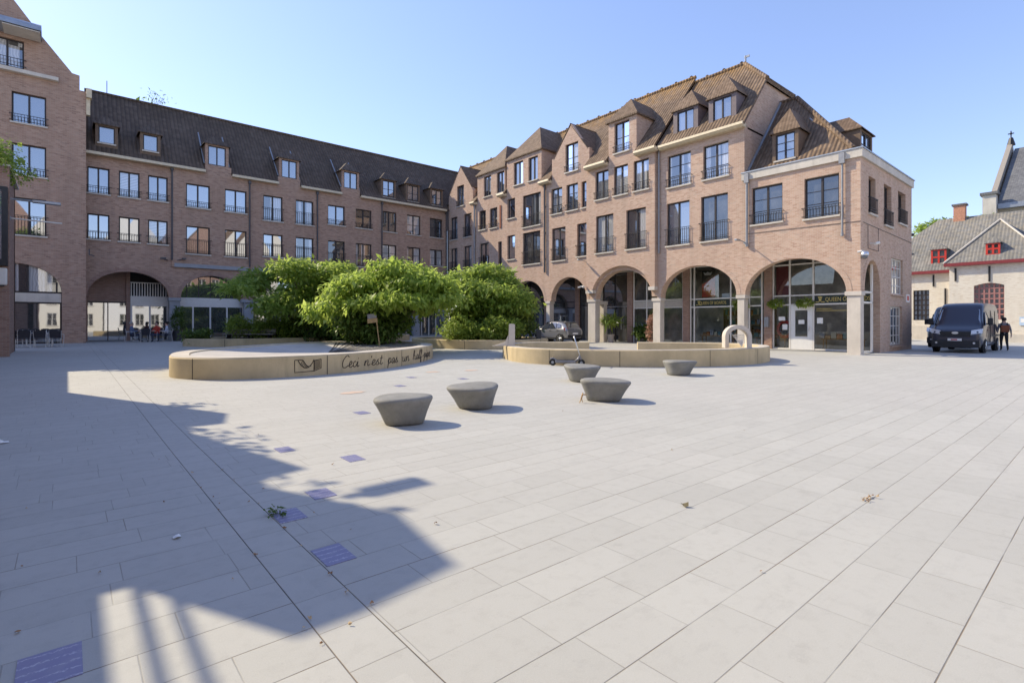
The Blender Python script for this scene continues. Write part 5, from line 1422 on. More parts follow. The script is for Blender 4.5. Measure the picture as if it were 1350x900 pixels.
    for i in range(6): ln([(.75 + .04 * i, .12 + .03 * i), (.75 + .04 * i, .9)], .006)
    mb.build('ramp_drawing', M['ink'], t)
platform()

def ring_basin():
    t = thing('ring_basin', 'low ochre concrete ring basin with a gap in its far side, before the arcade', 'basin')
    k = 1.018
    P = closed_spline([(x * k, y * k, 0) for x, y in [(12.75, 15.3), (12.3, 13.6), (12.9, 11.9), (14.3, 10.2), (16.7, 8.85), (19.06, 8.55), (21.1, 9.2), (22.2, 10.7), (21.9, 12.4), (20.3, 14.6), (18.4, 16.5), (16.4, 17.9), (14.2, 17.2)]], 12)
    n = len(P)
    def ang(p): return math.atan2(p.y - 13 * k, p.x - 17 * k)
    # gap between (18.5,15.9) and (20,14.4) on the far side
    g0 = min(range(n), key=lambda i: (P[i] - Vector((20.2 * k, 14.7 * k, 0))).length); g1 = min(range(n), key=lambda i: (P[i] - Vector((18.55 * k, 16.35 * k, 0))).length)
    ids = [(g1 + i) % n for i in range((g0 - g1) % n + 1)]
    mb = MB(); ring_wall(mb, P, .42, -.1, ZT - .02, ids); mb.build('kerb', M['basin'], t)
    N = outward(P)
    mb = MB(); vs = []
    for i in ids: a = P[i] - N[i] * .03; c = P[i] - N[i] * .39; vs += [(a.x, a.y, ZT - .016), (c.x, c.y, ZT - .016)]
    mb.add(vs, [(2 * i, 2 * i + 2, 2 * i + 3, 2 * i + 1) for i in range(len(ids) - 1)]); mb.build('rim', M['rim'], t, fix=False)
    mb = MB()
    for i in (18, 32, 46, 58, 70, 100, 125):
        i %= n
        p = P[i] + N[i] * .004; dr = Vector((-N[i].y, N[i].x, 0)) * .009
        mb.add([p - dr + Vector((0, 0, -.05)), p + dr + Vector((0, 0, -.05)), p + dr + Vector((0, 0, ZT - .05)), p - dr + Vector((0, 0, ZT - .05))], [(0, 1, 2, 3)])
    mb.build('joint', M['ink'], t, fix=False)
    # standing gnomon on the left end
    s = thing('sundial_post', 'pale upright slab with a sloping fin on the left end of the ring basin', 'sculpture', (14.3 * 1.0, 15.55, ZT - .02), VA)
    for p in P: pass
    i = min(range(n), key=lambda q: (P[q] - Vector((13.35, 15.6, 0))).length)
    q = P[i] - N[i] * .21; s.location = (q.x, q.y, ZT - .016)
    mb = MB(); mb.prism([(-.13, -.12, 0), (.13, -.12, 0), (.13, -.12, .84), (.05, -.12, .86), (-.10, -.12, .86)], (0, .24, 0)); mb.build('post', M['pillar'], s, bevel=.01)
    mb = MB(); mb.prism([(-.75, -.10, 0), (-.132, -.10, 0), (-.132, -.10, .42), (-.25, -.10, .16), (-.55, -.10, .05)], (0, .2, 0)); mb.build('fin', M['pillar'], s)
    # stone arch on the right end
    i = min(range(n), key=lambda q: (P[q] - Vector((19.0 * k, 8.6 * k, 0))).length)
    q = P[i] - N[i] * .21
    a = thing('stone_arch', 'small pale stone arch with a wire fan on the ring basin', 'sculpture', (q.x - .85, q.y + .30, ZT - .016), VA)
    o = [(-.56, 0), (-.40, 0), (-.40, .44)] + arch_pts(-.40, .40, .44, .72, 14)[1:-1] + [(.40, .44), (.40, 0), (.56, 0), (.56, .44)] + arch_pts(-.56, .56, .44, .88, 16)[1:-1][::-1] + [(-.56, .44)]
    a.scale = (.86, .86, .94)
    mb = MB(); mb.slab(o, (), -.17, .34); mb.build('arch', M['pillar'], a, bevel=.01)
    mb = MB()
    for j in range(9): mb.tube([(.22, 0, .03), (-.18 + .06 * j, .02, .5)], .012, 5)
    for j in range(4): mb.tube([(.22 - .4 * (j + 1) / 4, .0, .03 + .47 * (j + 1) / 4), (.22 + .08 * (j + 1) / 4, 0, .03 + .47 * (j + 1) / 4)], .01, 5)
    mb.build('wire_fan', M['white'], a)
ring_basin()

def bed(label, pts, h, joints):
    t = thing('planting_bed', label, 'planting bed')
    P = closed_spline([(x, y, 0) for x, y in pts], 10); n = len(P)
    zt = gz(0, sum(p[1] for p in pts) / len(pts)) + h
    mb = MB(); ring_wall(mb, P, .32, -.1, zt); mb.build('kerb', M['basin'], t)
    N = outward(P); c = sum((p for p in P), Vector()) / n
    mb = MB(); vs = [(c.x, c.y, zt + .05)] + [((p - q * .3).x, (p - q * .3).y, zt - .06) for p, q in zip(P, N)]
    mb.add(vs, [(0, 1 + i, 1 + (i + 1) % n) for i in range(n)]); mb.build('soil', M['soil'], t)
    mb = MB()
    for i in joints:
        p = P[i] + N[i] * .004; dr = Vector((-N[i].y, N[i].x, 0)) * .012
        mb.add([p - dr + Vector((0, 0, 0)), p + dr, p + dr + Vector((0, 0, zt - .03)), p - dr + Vector((0, 0, zt - .03))], [(0, 1, 2, 3)])
    mb.build('joint', M['ink'], t, fix=False)
bed('oval ochre kerbed bed with the right maple and yellow green shrubs', [(15.0, 24.9), (15.7, 22.3), (17.4, 21.1), (19.3, 20.9), (21.5, 22.1), (22.4, 25), (20.5, 28.3), (17.5, 29), (15.5, 27.4)], .46, (10, 21, 33))
bed('long ochre kerbed bed in the shade with the left maple and a bench', [(4.84, 33.67), (6.04, 31.62), (8.37, 30.97), (11.62, 31.53), (14.42, 32.55), (18.14, 33.48), (19.53, 35.34), (16.74, 36.46), (13.02, 36.46), (8.37, 36.08), (5.77, 35.25)], .42, (12, 27, 40))
def bed_bench():
    t = thing('bench', 'plain weathered plank bench standing on the long far bed', 'bench', (7.95, 32.75, .60), VA)
    mb = MB(); mb.box(-1.45, 1.45, -.2, .2, .2, .27); mb.build('seat', M['bench'], t)
    mb = MB(); mb.box(-1.45, 1.45, .2, .26, .32, .52); mb.build('backrest', M['bench'], t)
    for x in (-1.2, 0, 1.15):
        mb = MB(); mb.box(x, x + .06, -.18, .24, -.02, .2); mb.box(x, x + .05, .2, .25, .2, .4); mb.build('leg', M['iron'], t)
    s = thing('wooden_sign', 'tilted wooden sign board on a thin stake in front of the middle maple', 'sign', (10.0, 20.75, ZT), VA)
    s.location = (9.95, 20.55, ZT - .08)
    mb = MB(); mb.tube([(.12, 0, -.05), (-.02, 0, 1.15)], .022, 6); mb.build('stake', M['wood'], s)
    mb = MB(); mb.box(-.26, .16, -.035, -.01, .98, 1.16); o = mb.build('sign_board', M['wood'], s); o.rotation_euler = (0, -.12, 0)
    mb = MB(); mb.box(-.24, .14, -.03, -.012, 1.17, 1.36); o = mb.build('sign_board', M['pipe'], s); o.rotation_euler = (0, -.12, 0)
bed_bench()

# ------------------------------------------------------------------ concrete seats
def stools():
    prof = [(.25, 0), (.285, .008), (.302, .04), (.352, .18), (.405, .30), (.432, .35), (.445, .38), (.444, .402), (.432, .42), (.405, .433), (.34, .441), (.2, .447), (.02, .448)]
    spec = [(3.80, 7.05, .94, .0, 'concrete pebble seat nearest to the viewer, leftmost of five'), (5.45, 7.45, 1.0, 1.1, 'concrete pebble seat second from left, between the nearest one and the bronze figurine'),
            (9.95, 9.0, 1.07, 2.2, 'concrete pebble seat standing right before the parked scooter, partly hidden'), (7.92, 6.52, 1.0, 3.4, 'concrete pebble seat with a tiny bronze figurine at its foot'), (13.4, 8.36, 1.08, 4.3, 'concrete pebble seat farthest right, standing alone before the ring basin')]
    t = thing('pebble_seat', spec[0][4], 'concrete seat', (spec[0][0], spec[0][1], 0), 0, 'concrete pebble seats on the square')
    mb = MB(); mb.lathe(prof, 56, rad=lambda a: 1 + .085 * math.cos(3 * a) + .06 * math.cos(2 * a + .7))
    mb.v = [(x + .07 * (1 - z / .45) * .6, y - .03 * (1 - z / .45), z + .02 * (x / .45) * (z / .45)) for x, y, z in mb.v]
    mb.build('body', M['stool'], t, smooth=True)
    mb = MB(); mb.box(-.035, .035, -.012, .008, -.02, .02); pl = mb.build('maker_plate', M['paper'], t)
    pl.location = (-.04, -.30, .10); pl.rotation_euler = (-.45, 0, 0)
    for i, (x, y, s, r, lab) in enumerate(spec):
        o = t if i == 0 else copy_tree(t)
        o.location = (x, y, gz(x, y)); o.rotation_euler = (0, 0, r - .7); o.scale = (s, s, .93); o['label'] = lab
    # tiny figurine pushing the fourth seat
    f = skin_figure('figurine', [(p, w_ * .8) for p, w_ in [((0, 0, .088), .016), ((.012, 0, .12), .017), ((.02, 0, .14), .012), ((.022, 0, .155), .008), ((.026, 0, .172), .016),
        ((.018, .022, .138), .009), ((.055, .024, .135), .007), ((.085, .02, .15), .006), ((.018, -.022, .138), .009), ((.058, -.024, .128), .007), ((.088, -.02, .14), .006),
        ((.012, .012, .05), .009), ((.03, .012, .006), .007), ((-.02, -.012, .045), .009), ((-.045, -.012, .004), .007)]],
        [(0, 1), (1, 2), (2, 3), (3, 4), (2, 5), (5, 6), (6, 7), (2, 8), (8, 9), (9, 10), (0, 11), (11, 12), (0, 13), (13, 14)], M['bronze'])
    f.location = (7.30, 6.60, 0); f.rotation_euler = (0, 0, VA + .3); f.scale = (1.15, 1.15, 1.15)
    tag(f, 'tiny bronze figurine pushing against the foot of a concrete seat', 'figurine')

def skin_figure(name, joints, bones, mats, parent=None, matfn=None, sub=1):
    me = bpy.data.meshes.new(name); me.from_pydata([j[0] for j in joints], bones, []); me.update()
    o = bpy.data.objects.new(name, me); link(o)
    md = o.modifiers.new('Skin', 'SKIN'); md.use_smooth_shade = True
    for i, j in enumerate(joints):
        me.skin_vertices[0].data[i].radius = (j[1], j[1])
        me.skin_vertices[0].data[i].use_root = (i == 0)
    o.modifiers.new('Sub', 'SUBSURF').levels = sub
    o.modifiers['Sub'].render_levels = sub
    bpy.context.view_layer.update()
    m2 = bpy.data.meshes.new_from_object(o.evaluated_get(bpy.context.evaluated_depsgraph_get()))
    bpy.data.objects.remove(o)
    m2.materials.clear()
    for m in (mats if isinstance(mats, (list, tuple)) else [mats]): m2.materials.append(m)
    if matfn:
        for p in m2.polygons: p.material_index = matfn(p.center)
    m2.polygons.foreach_set('use_smooth', [True] * len(m2.polygons))
    o = bpy.data.objects.new(name, m2); return link(o, parent)

SKIN = simple('skin', (.50, .31, .23), .6, var=.04); HAIR = simple('dark_hair', (.03, .022, .018), .8); GHAIR = simple('grey_hair', (.35, .33, .31), .8)
def cloth(name, c): return simple(name, c, .85, var=.15, scale=12, bump=.2, bscale=40)
def person(label, loc, rz, pose, top, trousers, hair=HAIR, extra=None):
    """figure facing local -y. pose: 'walk' or 'sit'"""
    t = thing('person', label, 'person', loc, rz)
    J = []; B = []
    def j(x, y, z, r): J.append(((x, y, z), r)); return len(J) - 1
    def bone(*ids):
        for a, b in zip(ids, ids[1:]): B.append((a, b))
    hz = .93 if pose == 'walk' else .47
    lean = -.03 if pose == 'walk' else .02
    pel = j(0, 0, hz, .145); sp = j(0, lean * .5, hz + .22, .135); ch = j(0, lean, hz + .42, .15); nk = j(0, lean, hz + .55, .062); hb = j(0, lean - .02, hz + .62, .085); ht = j(0, lean - .015, hz + .74, .095); tp = j(0, lean - .005, hz + .80, .05)
    bone(pel, sp, ch, nk, hb, ht, tp)
    ns = j(0, lean - .115, hz + .655, .018); bone(hb, ns)
    hands = []
    for s in (-1, 1):
        sh = j(.19 * s, lean, hz + .46, .062)
        if pose == 'walk':
            el = j(.27 * s, .05 * s + .02, hz + .18, .046); wr = j(.31 * s, -.05 + .06 * s, hz - .06, .030); pm = j(.315 * s, -.07 + .06 * s, hz - .14, .036); dr = Vector((.02 * s, -.03, -1))
        else:
            el = j(.25 * s, -.08, hz + .20, .046); wr = j(.17 * s, -.30, hz + .23, .030); pm = j(.15 * s, -.37, hz + .24, .036); dr = Vector((-.2 * s, -1, -.1))
        bone(ch, sh, el, wr, pm)
        dr.normalize(); side = dr.cross(Vector((1, 0, 0))); side.normalize()
        P0 = Vector(J[pm][0])
        for k, L_ in enumerate((.07, .08, .085, .07)):
            b0 = P0 + side * (.026 * (k - 1.5)) + dr * .035
            a = j(*b0, .010); e = j(*(b0 + dr * L_ * .5 + Vector((-.01 * s, 0, 0))), .009); f = j(*(b0 + dr * L_ + Vector((-.025 * s, 0, 0))), .007); bone(pm, a, e, f)
        tb = P0 + side * .045 - dr * .01
        a = j(*tb, .011); e = j(*(tb + side * .02 + dr * .03), .009); bone(pm, a, e)
    for s in (-1, 1):
        hp = j(.095 * s, 0, hz - .06, .098)
        if pose == 'walk':
            kn = j(.10 * s, -.10 if s > 0 else .02, .50, .066); an = j(.10 * s, -.06 if s > 0 else .20, .09, .043); to = j(.11 * s, -.24 if s > 0 else .06, .035, .036)
        else:
            kn = j(.12 * s, -.44, hz + .02, .066); an = j(.13 * s, -.42, .09, .043); to = j(.14 * s, -.58, .035, .036)
        bone(pel, hp, kn, an, to)
    def mf(c):
        if c.z < .105: return 3
        if c.z > hz + .565: return 0
        if pose == 'walk':
            if c.z < hz + .03:
                return 2 if abs(c.x) < .235 else (0 if c.z < hz - .03 else 1)
            return 1
        if c.y < -.28 and c.z > hz + .13: return 0
        if c.z < hz + .09 : return 2
        return 1
    skin_figure('body', J, B, [SKIN, top, trousers, M['plastic']], t, mf)
    mb = MB(); mb.lathe([(.04, -.06), (.095, -.02), (.108, .05), (.085, .11), (.03, .135)], 16, (0, lean + .015, hz + .71)); mb.build('hair', hair, t, smooth=True)
    for s in (-1, 1):
        mb = MB(); mb.lathe([(.002, -.012), (.012, 0), (.002, .012)], 8, (.036 * s, lean - .102, hz + .70)); mb.build('eye', M['ink'], t)
    if extra: extra(t, hz)
    return t

# ------------------------------------------------------------------ vehicles (nose towards local -x, centre of the footprint at the origin)
def wheel(parent, x, y, r, w, out):
    mb = MB(); mb.lathe([(r * .62, -w / 2), (r * .93, -w / 2), (r, -w * .32), (r, w * .32), (r * .93, w / 2), (r * .62, w / 2)], 28, (0, 0, 0), axis='y'); wh = mb.build('wheel', M['rubber'], parent, smooth=False, loc=(x, y, r))
    mb = MB(); mb.lathe([(r * .64, -w * .47), (r * .62, w * .30 * out), (r * .2, w * .46 * out), (.02, w * .46 * out)], 24, (0, 0, 0), axis='y')
    for k in range(5):
        a = 2 * math.pi * k / 5
        mb.tube([(0, w * .50 * out, 0), (r * .6 * math.cos(a), w * .44 * out, r * .6 * math.sin(a))], r * .075, 5)
    mb.build('rim', M['alloy'], wh)
def loft(name, st, mat, parent, sub=2):
    """st: list of (x, z_bottom, z_sill, z_belt, z_roof, w_sill, w_belt, w_roof)"""
    mb = MB(); rows = []
    for (x, zb, zs_, zl, zr, ws, wb, wr) in st:
        h = [(0, zb), (ws * .9, zb), (ws, zs_), (wb, (zs_ + zl) / 2), (wb * .985, zl), (wr * 1.0, zr - .07 * (zr - zl > .2) - .02), (wr * .86, zr - .01), (0, zr)]
        rows.append([(x, y, z) for y, z in h] + [(x, -y, z) for y, z in h[-2:0:-1]])
    k = len(rows[0]); vs = [p for r in rows for p in r]; fs = []
    for i in range(len(rows) - 1):
        for a in range(k): fs.append((i * k + a, i * k + (a + 1) % k, (i + 1) * k + (a + 1) % k, (i + 1) * k + a))
    fs += [tuple(range(k)), tuple(range((len(rows) - 1) * k, len(rows) * k))[::-1]]
    mb.add(vs, fs); o = mb.build(name, mat, parent, smooth=True)
    m = o.modifiers.new('Sub', 'SUBSURF'); m.levels = sub; m.render_levels = sub
    return o
def quadpatch(name, pts, mat, parent, th=.012):
    mb = MB(); P = [Vector(p) for p in pts]; n = (P[1] - P[0]).cross(P[2] - P[0]).normalized() * th
    mb.prism([p - n * .5 for p in P], n); return mb.build(name, mat, parent)
def hatchback(label, loc, rz, paint):
    c = thing('parked_car', label, 'car', loc, rz)
    L = 3.95
    st = [(-1.97, .30, .40, .58, .62, .55, .62, .50), (-1.90, .22, .34, .64, .70, .74, .80, .66), (-1.55, .19, .30, .74, .82, .80, .85, .70), (-.95, .18, .29, .86, .95, .82, .855, .68), (-.80, .18, .29, .89, 1.02, .82, .86, .66),
          (-.15, .18, .29, .92, 1.40, .82, .86, .60), (.25, .18, .29, .93, 1.46, .82, .86, .61), (.9, .18, .29, .94, 1.46, .82, .86, .60), (1.45, .20, .32, .97, 1.36, .82, .855, .56), (1.72, .26, .38, .96, 1.12, .80, .83, .60), (1.90, .30, .42, .86, .95, .76, .80, .66), (1.97, .36, .46, .70, .76, .66, .70, .58)]
    body = loft('body', st, paint, c)
    for s in (-1, 1):
        def y(z, b=.845, r=.60): return s * (b - (b - r) * max(0, z - .92) / .50 + .012)
        for pts in ([(-.62, .94), (-.02, 1.32), (.18, 1.34), (.18, .95)], [(.26, .95), (.26, 1.35), (.85, 1.34), (.95, .97)], [(1.02, .99), (.92, 1.33), (1.2, 1.28), (1.42, 1.02)]):
            quadpatch('side_window', [(p[0], y(p[1]), p[1]) for p in pts], M['cglass'], c, .02)
        mb = MB(); mb.box(-.62, -.42, s * .88, s * 1.02, .92, 1.06); mb.build('mirror', paint, c, bevel=.03)
        mb = MB(); mb.lathe([(.36, -.05), (.36, .05)], 24, (0, 0, 0), axis='y'); 
        for wx in (-1.22, 1.28):
            mb = MB(); mb.lathe([(.375, -.02), (.375, .03)], 24, (wx, s * .815, .33), axis='y'); mb.build('wheel_arch', M['plastic'], c)
            wheel(c, wx, s * .765, .31, .20, s)
        mb = MB(); mb.box(.30, .48, s * .868, s * .882, .80, .835); mb.box(1.02, 1.18, s * .866, s * .88, .82, .855); mb.build('door_handle', M['plastic'], c)
        quadpatch('tail_light', [(1.72, s * .80, .78), (1.90, s * .62, .76), (1.82, s * .60, .98), (1.60, s * .80, .98)][::s], M['lamp_r'], c, .09)
        quadpatch('headlight', [(-1.86, s * .52, .58), (-1.62, s * .82, .66), (-1.55, s * .80, .80), (-1.80, s * .52, .68)][::s], M['lamp_w'], c, .07)
        mb = MB(); mb.box(-.9, .95, s * .83, s * .865, .22, .34); mb.build('sill_trim', M['plastic'], c)
    quadpatch('windscreen', [(-.78, -.62, 1.0), (-.78, .62, 1.0), (-.2, .52, 1.39), (-.2, -.52, 1.39)], M['cglass'], c, .03)
    quadpatch('rear_window', [(1.80, -.62, 1.02), (1.80, .62, 1.02), (1.50, .50, 1.36), (1.50, -.50, 1.36)], M['cglass'], c, .05)
    mb = MB(); mb.box(1.86, 1.99, -.70, .70, .36, .52); mb.build('bumper', M['plastic'], c, bevel=.04)
    mb = MB(); mb.box(1.93, 1.985, -.26, .26, .56, .67); mb.build('number_plate', M['plate'], c)
    mb = MB(); mb.lathe([(.05, 0), (.05, .02)], 16, (1.90, 0, .86), axis='x'); mb.build('badge', M['chrome'], c)
    mb = MB(); mb.box(1.3, 1.56, -.45, .45, 1.40, 1.43); mb.build('spoiler', paint, c, bevel=.01)
    return c
def van(label, loc, rz, paint, plate=True):
    c = thing('delivery_van', label, 'van', loc, rz)
    st = [(-2.78, .34, .46, .86, .92, .72, .78, .62), (-2.68, .26, .42, 1.04, 1.12, .90, .95, .80), (-2.30, .24, .40, 1.18, 1.27, .98, 1.0, .86), (-1.98, .24, .40, 1.24, 1.42, .99, 1.01, .86),
          (-1.42, .24, .40, 1.30, 2.22, .99, 1.01, .84), (-1.12, .24, .40, 1.30, 2.46, .99, 1.01, .86), (-.6, .24, .40, 1.30, 2.53, .99, 1.01, .88), (1.5, .24, .40, 1.30, 2.55, .99, 1.01, .89), (2.65, .28, .42, 1.30, 2.52, .99, 1.0, .88), (2.75, .32, .46, 1.28, 2.46, .96, .98, .86)]
    loft('body', st, paint, c)
    quadpatch('windscreen', [(-1.97, -.84, 1.42), (-1.97, .84, 1.42), (-1.40, .74, 2.14), (-1.40, -.74, 2.14)], M['van_glass'], c, .04)
    mb = MB(); mb.tube([(-2.02, -.80, 1.40), (-2.0, .82, 1.40)], .03, 6); mb.tube([(-2.02, -.1, 1.41), (-1.86, .5, 1.58)], .012, 5); mb.tube([(-2.02, -.7, 1.41), (-1.86, -.15, 1.58)], .012, 5); mb.build('wiper', M['plastic'], c)
    mb = MB()
    for z in (.86, .98): mb.box(-2.80, -2.70, -.56, .56, z, z + .05)
    mb.box(-2.79, -2.68, -.60, .60, .80, 1.06); mb.build('grille', M['plastic'], c, bevel=.01)
    mb = MB(); mb.lathe([(.10, 0), (.10, .02)], 20, (0, 0, 0), axis='x'); bd = mb.build('badge', M['chrome'], c, loc=(-2.82, 0, .99)); bd.scale = (1, 1.3, .6)
    mb = MB(); mb.box(-2.86, -2.5, -.92, .92, .28, .62); mb.box(-2.875, -2.86, -.7, .7, .40, .46); mb.build('bumper', M['plastic'], c, bevel=.05)
    if plate:
        mb = MB(); mb.box(-2.90, -2.882, -.27, .27, .60, .72); p = mb.build('number_plate', M['plate'], c)
        mb = MB(); mb.box(-2.905, -2.901, -.10, .14, .63, .69); mb.build('plate_digits', M['plate_r'], p)
    for s in (-1, 1):
        quadpatch('headlight', [(-2.80, s * .58, .90), (-2.56, s * .97, .96), (-2.40, s * .97, 1.17), (-2.66, s * .58, 1.08)][::s], M['lamp_w'], c, .12)
        mb = MB(); mb.lathe([(.045, 0), (.045, .03)], 14, (-2.87, s * .72, .50), axis='x'); mb.build('fog_lamp', M['lamp_w'], c)
        quadpatch('side_window', [(-1.78, s * 1.0, 1.36), (-1.30, s * .90, 2.02), (-.62, s * .905, 2.04), (-.62, s * 1.005, 1.36)], M['cglass'], c, .025)
        mb = MB(); mb.box(-1.75, -1.60, s * 1.06, s * 1.26, 1.38, 1.72); mb.box(-1.70, -1.64, s * .98, s * 1.1, 1.40, 1.46); mb.build('mirror', M['plastic'], c, bevel=.03)
        mb = MB(); mb.box(-.5, -.484, s * .99, s * 1.018, .5, 2.1); mb.box(.8, .816, s * .99, s * 1.018, .5, 2.1); mb.box(-.5, 2.6, s * 1.0, s * 1.022, .78, .86); mb.build('door_seam', M['plastic'], c)
        for wx in (-1.85, 1.72):
            mb = MB(); mb.lathe([(.44, -.02), (.44, .03)], 24, (wx, s * .965, .38), axis='y'); mb.build('wheel_arch', M['plastic'], c)
            wheel(c, wx, s * .90, .36, .24, s)
        mb = MB(); mb.box(-1.35, -1.05, s * 1.0, s * 1.025, 1.10, 1.14); mb.build('door_handle', M['plastic'], c)
    return c
def vehicles():
    hatchback('grey hatchback parked before the arcade pillars, seen from behind', (26.3, 26.3, gz(0, 26.3)), -math.pi / 2, M['car_grey'])
    van('dark blue delivery van with a raised roof, facing the square in the shade', (36.2, 5.55, 0), 0, M['van_blue'])
    van('dark grey van standing half hidden behind the dark blue one', (42.3, 6.95, 0), 0, M['van_grey'], False)
    hatchback('dark car far back by the abbey wall, almost hidden behind the corner shop', (52.0, 13.4, 0), math.pi / 2, M['van_grey'])
vehicles()

def people():
    def vest(t, hz):
        mb = MB(); mb.prism([(-.17, .10, hz + .05), (.17, .10, hz + .05), (.19, .10, hz + .42), (-.19, .10, hz + .42)], (0, .09, 0)); mb.build('vest', cloth('rust_cloth', (.22, .075, .04)), t, bevel=.03)
        for s in (-1, 1):
            mb = MB(); mb.tube([(s * .12, .13, hz + .40), (s * .12, .03, hz + .545), (s * .12, -.13, hz + .42)], .022, 6); mb.build('strap', M['ink'], t)
    person('person in dark trousers and rust brown vest walking away past the blue van', (38.1, 4.30, 0), math.pi / 2 + .35 + math.pi * 0, 'walk', cloth('grey_cloth', (.17, .17, .20)), cloth('black_trousers', (.025, .025, .028)), HAIR, vest)
    g = gz(0, 41)
    blue = cloth('blue_cloth', (.12, .16, .26)); red = cloth('red_cloth', (.42, .05, .03)); white = cloth('pale_cloth', (.55, .57, .66)); jeans = cloth('jeans', (.05, .06, .10))
    person('person in a blue shirt sitting left of the cafe table under the first arch', (3.12, 41.25, g), math.pi / 2 + .1, 'sit', blue, jeans, GHAIR)
    person('person in a red top sitting at the cafe table under the first arch', (4.42, 41.0, g), -.9, 'sit', red, jeans)
    person('person in a pale shirt sitting at the cafe table near the stone pillar', (4.98, 41.2, g), -math.pi / 2 - .1, 'sit', white, jeans)
people()

# ------------------------------------------------------------------ cafe chairs and tables
def cafe():
    wick = simple('black_wicker', (.035, .035, .045), .7, bump=.6, bscale=90); frame = simple('pale_chair_frame', (.62, .62, .62), .4, .4)
    def chair(label, loc, rz, group):
        t = thing('cafe_chair', label, 'chair', loc, rz, group)
        mb = MB(); mb.box(-.23, .23, -.23, .22, .43, .46); mb.build('seat', wick, t, bevel=.012)
        mb = MB(); mb.prism([(-.22, .20, .48), (.22, .20, .48), (.24, .27, .84), (.12, .29, .88), (-.12, .29, .88), (-.24, .27, .84)], (0, .025, 0)); mb.build('backrest', wick, t)
        for s in (-1, 1):
            mb = MB(); mb.tube([(s * .23, -.22, 0), (s * .25, -.22, .45), (s * .26, -.20, .64)], .014, 6); mb.build('leg', frame, t)
            mb = MB(); mb.tube([(s * .24, .26, 0), (s * .23, .20, .45), (s * .25, .28, .86)], .014, 6); mb.build('leg', frame, t)
            mb = MB(); mb.tube([(s * .26, -.22, .64), (s * .27, .0, .67), (s * .25, .25, .66)], .017, 6); mb.build('armrest', frame, t)
        return t
    def table(label, loc, group):
        t = thing('cafe_table', label, 'table', loc, 0, group)
        mb = MB(); mb.lathe([(.36, .71), (.37, .72), (.37, .735), (.36, .74)], 28); mb.build('table_top', frame, t)
        mb = MB(); mb.tube([(0, 0, .03), (0, 0, .71)], .03, 10); mb.build('post', frame, t)
        mb = MB()
        for k in range(4):
            a = math.pi / 4 + k * math.pi / 2; mb.tube([(0, 0, .05), (.28 * math.cos(a), .28 * math.sin(a), .012)], .016, 6)
        mb.build('foot', frame, t); return t
    g = gz(0, 37); gl = 'cafe chairs before the tall gabled house'
    rows = [(-2.25, 36.9, .2, 'black wicker cafe chair by the left brick corner, mostly hidden'), (-1.72, 36.75, .05, 'black wicker cafe chair, second in the row before the arched window'), (-1.08, 36.6, -.1, 'black wicker cafe chair, third in the row before the arched window'), (-.45, 36.5, -.2, 'black wicker cafe chair at the right end of the row before the arched window'),
            (-1.6, 38.3, math.pi, 'black wicker cafe chair behind the left table, facing the square'), (-.6, 38.2, math.pi + .2, 'black wicker cafe chair behind the right table, facing the square')]
    first = chair(rows[0][3], (rows[0][0], rows[0][1], g), rows[0][2] + math.pi, gl)
    for x, y, r, lab in rows[1:]:
        c = copy_tree(first); c.location = (x, y, gz(0, y)); c.rotation_euler = (0, 0, r + math.pi); c['label'] = lab
    t1 = table('round cafe table in the middle of the chairs before the arched window, left one', (-1.65, 37.5, g), 'cafe tables')
    t2 = copy_tree(t1); t2.location = (-.62, 37.4, g); t2['label'] = 'round cafe table before the arched window, right one'
    t3 = copy_tree(t1); t3.location = (3.95, 41.3, gz(0, 41)); t3['label'] = 'round cafe table between the sitting people under the first arch'
    g2 = 'cafe chairs under the first arch'
    for x, y, r, lab in [(3.02, 41.25, math.pi / 2 + .1, 'cafe chair under the person in the blue shirt'), (4.42, 41.1, -.9, 'cafe chair under the person in the red top'), (5.05, 41.2, -math.pi / 2 - .1, 'cafe chair under the person in the pale shirt'), (3.75, 40.5, math.pi, 'empty cafe chair before the table under the first arch')]:
        c = copy_tree(first); c.location = (x, y, gz(0, y)); c.rotation_euler = (0, 0, r); c['label'] = lab; c['group'] = g2
cafe()

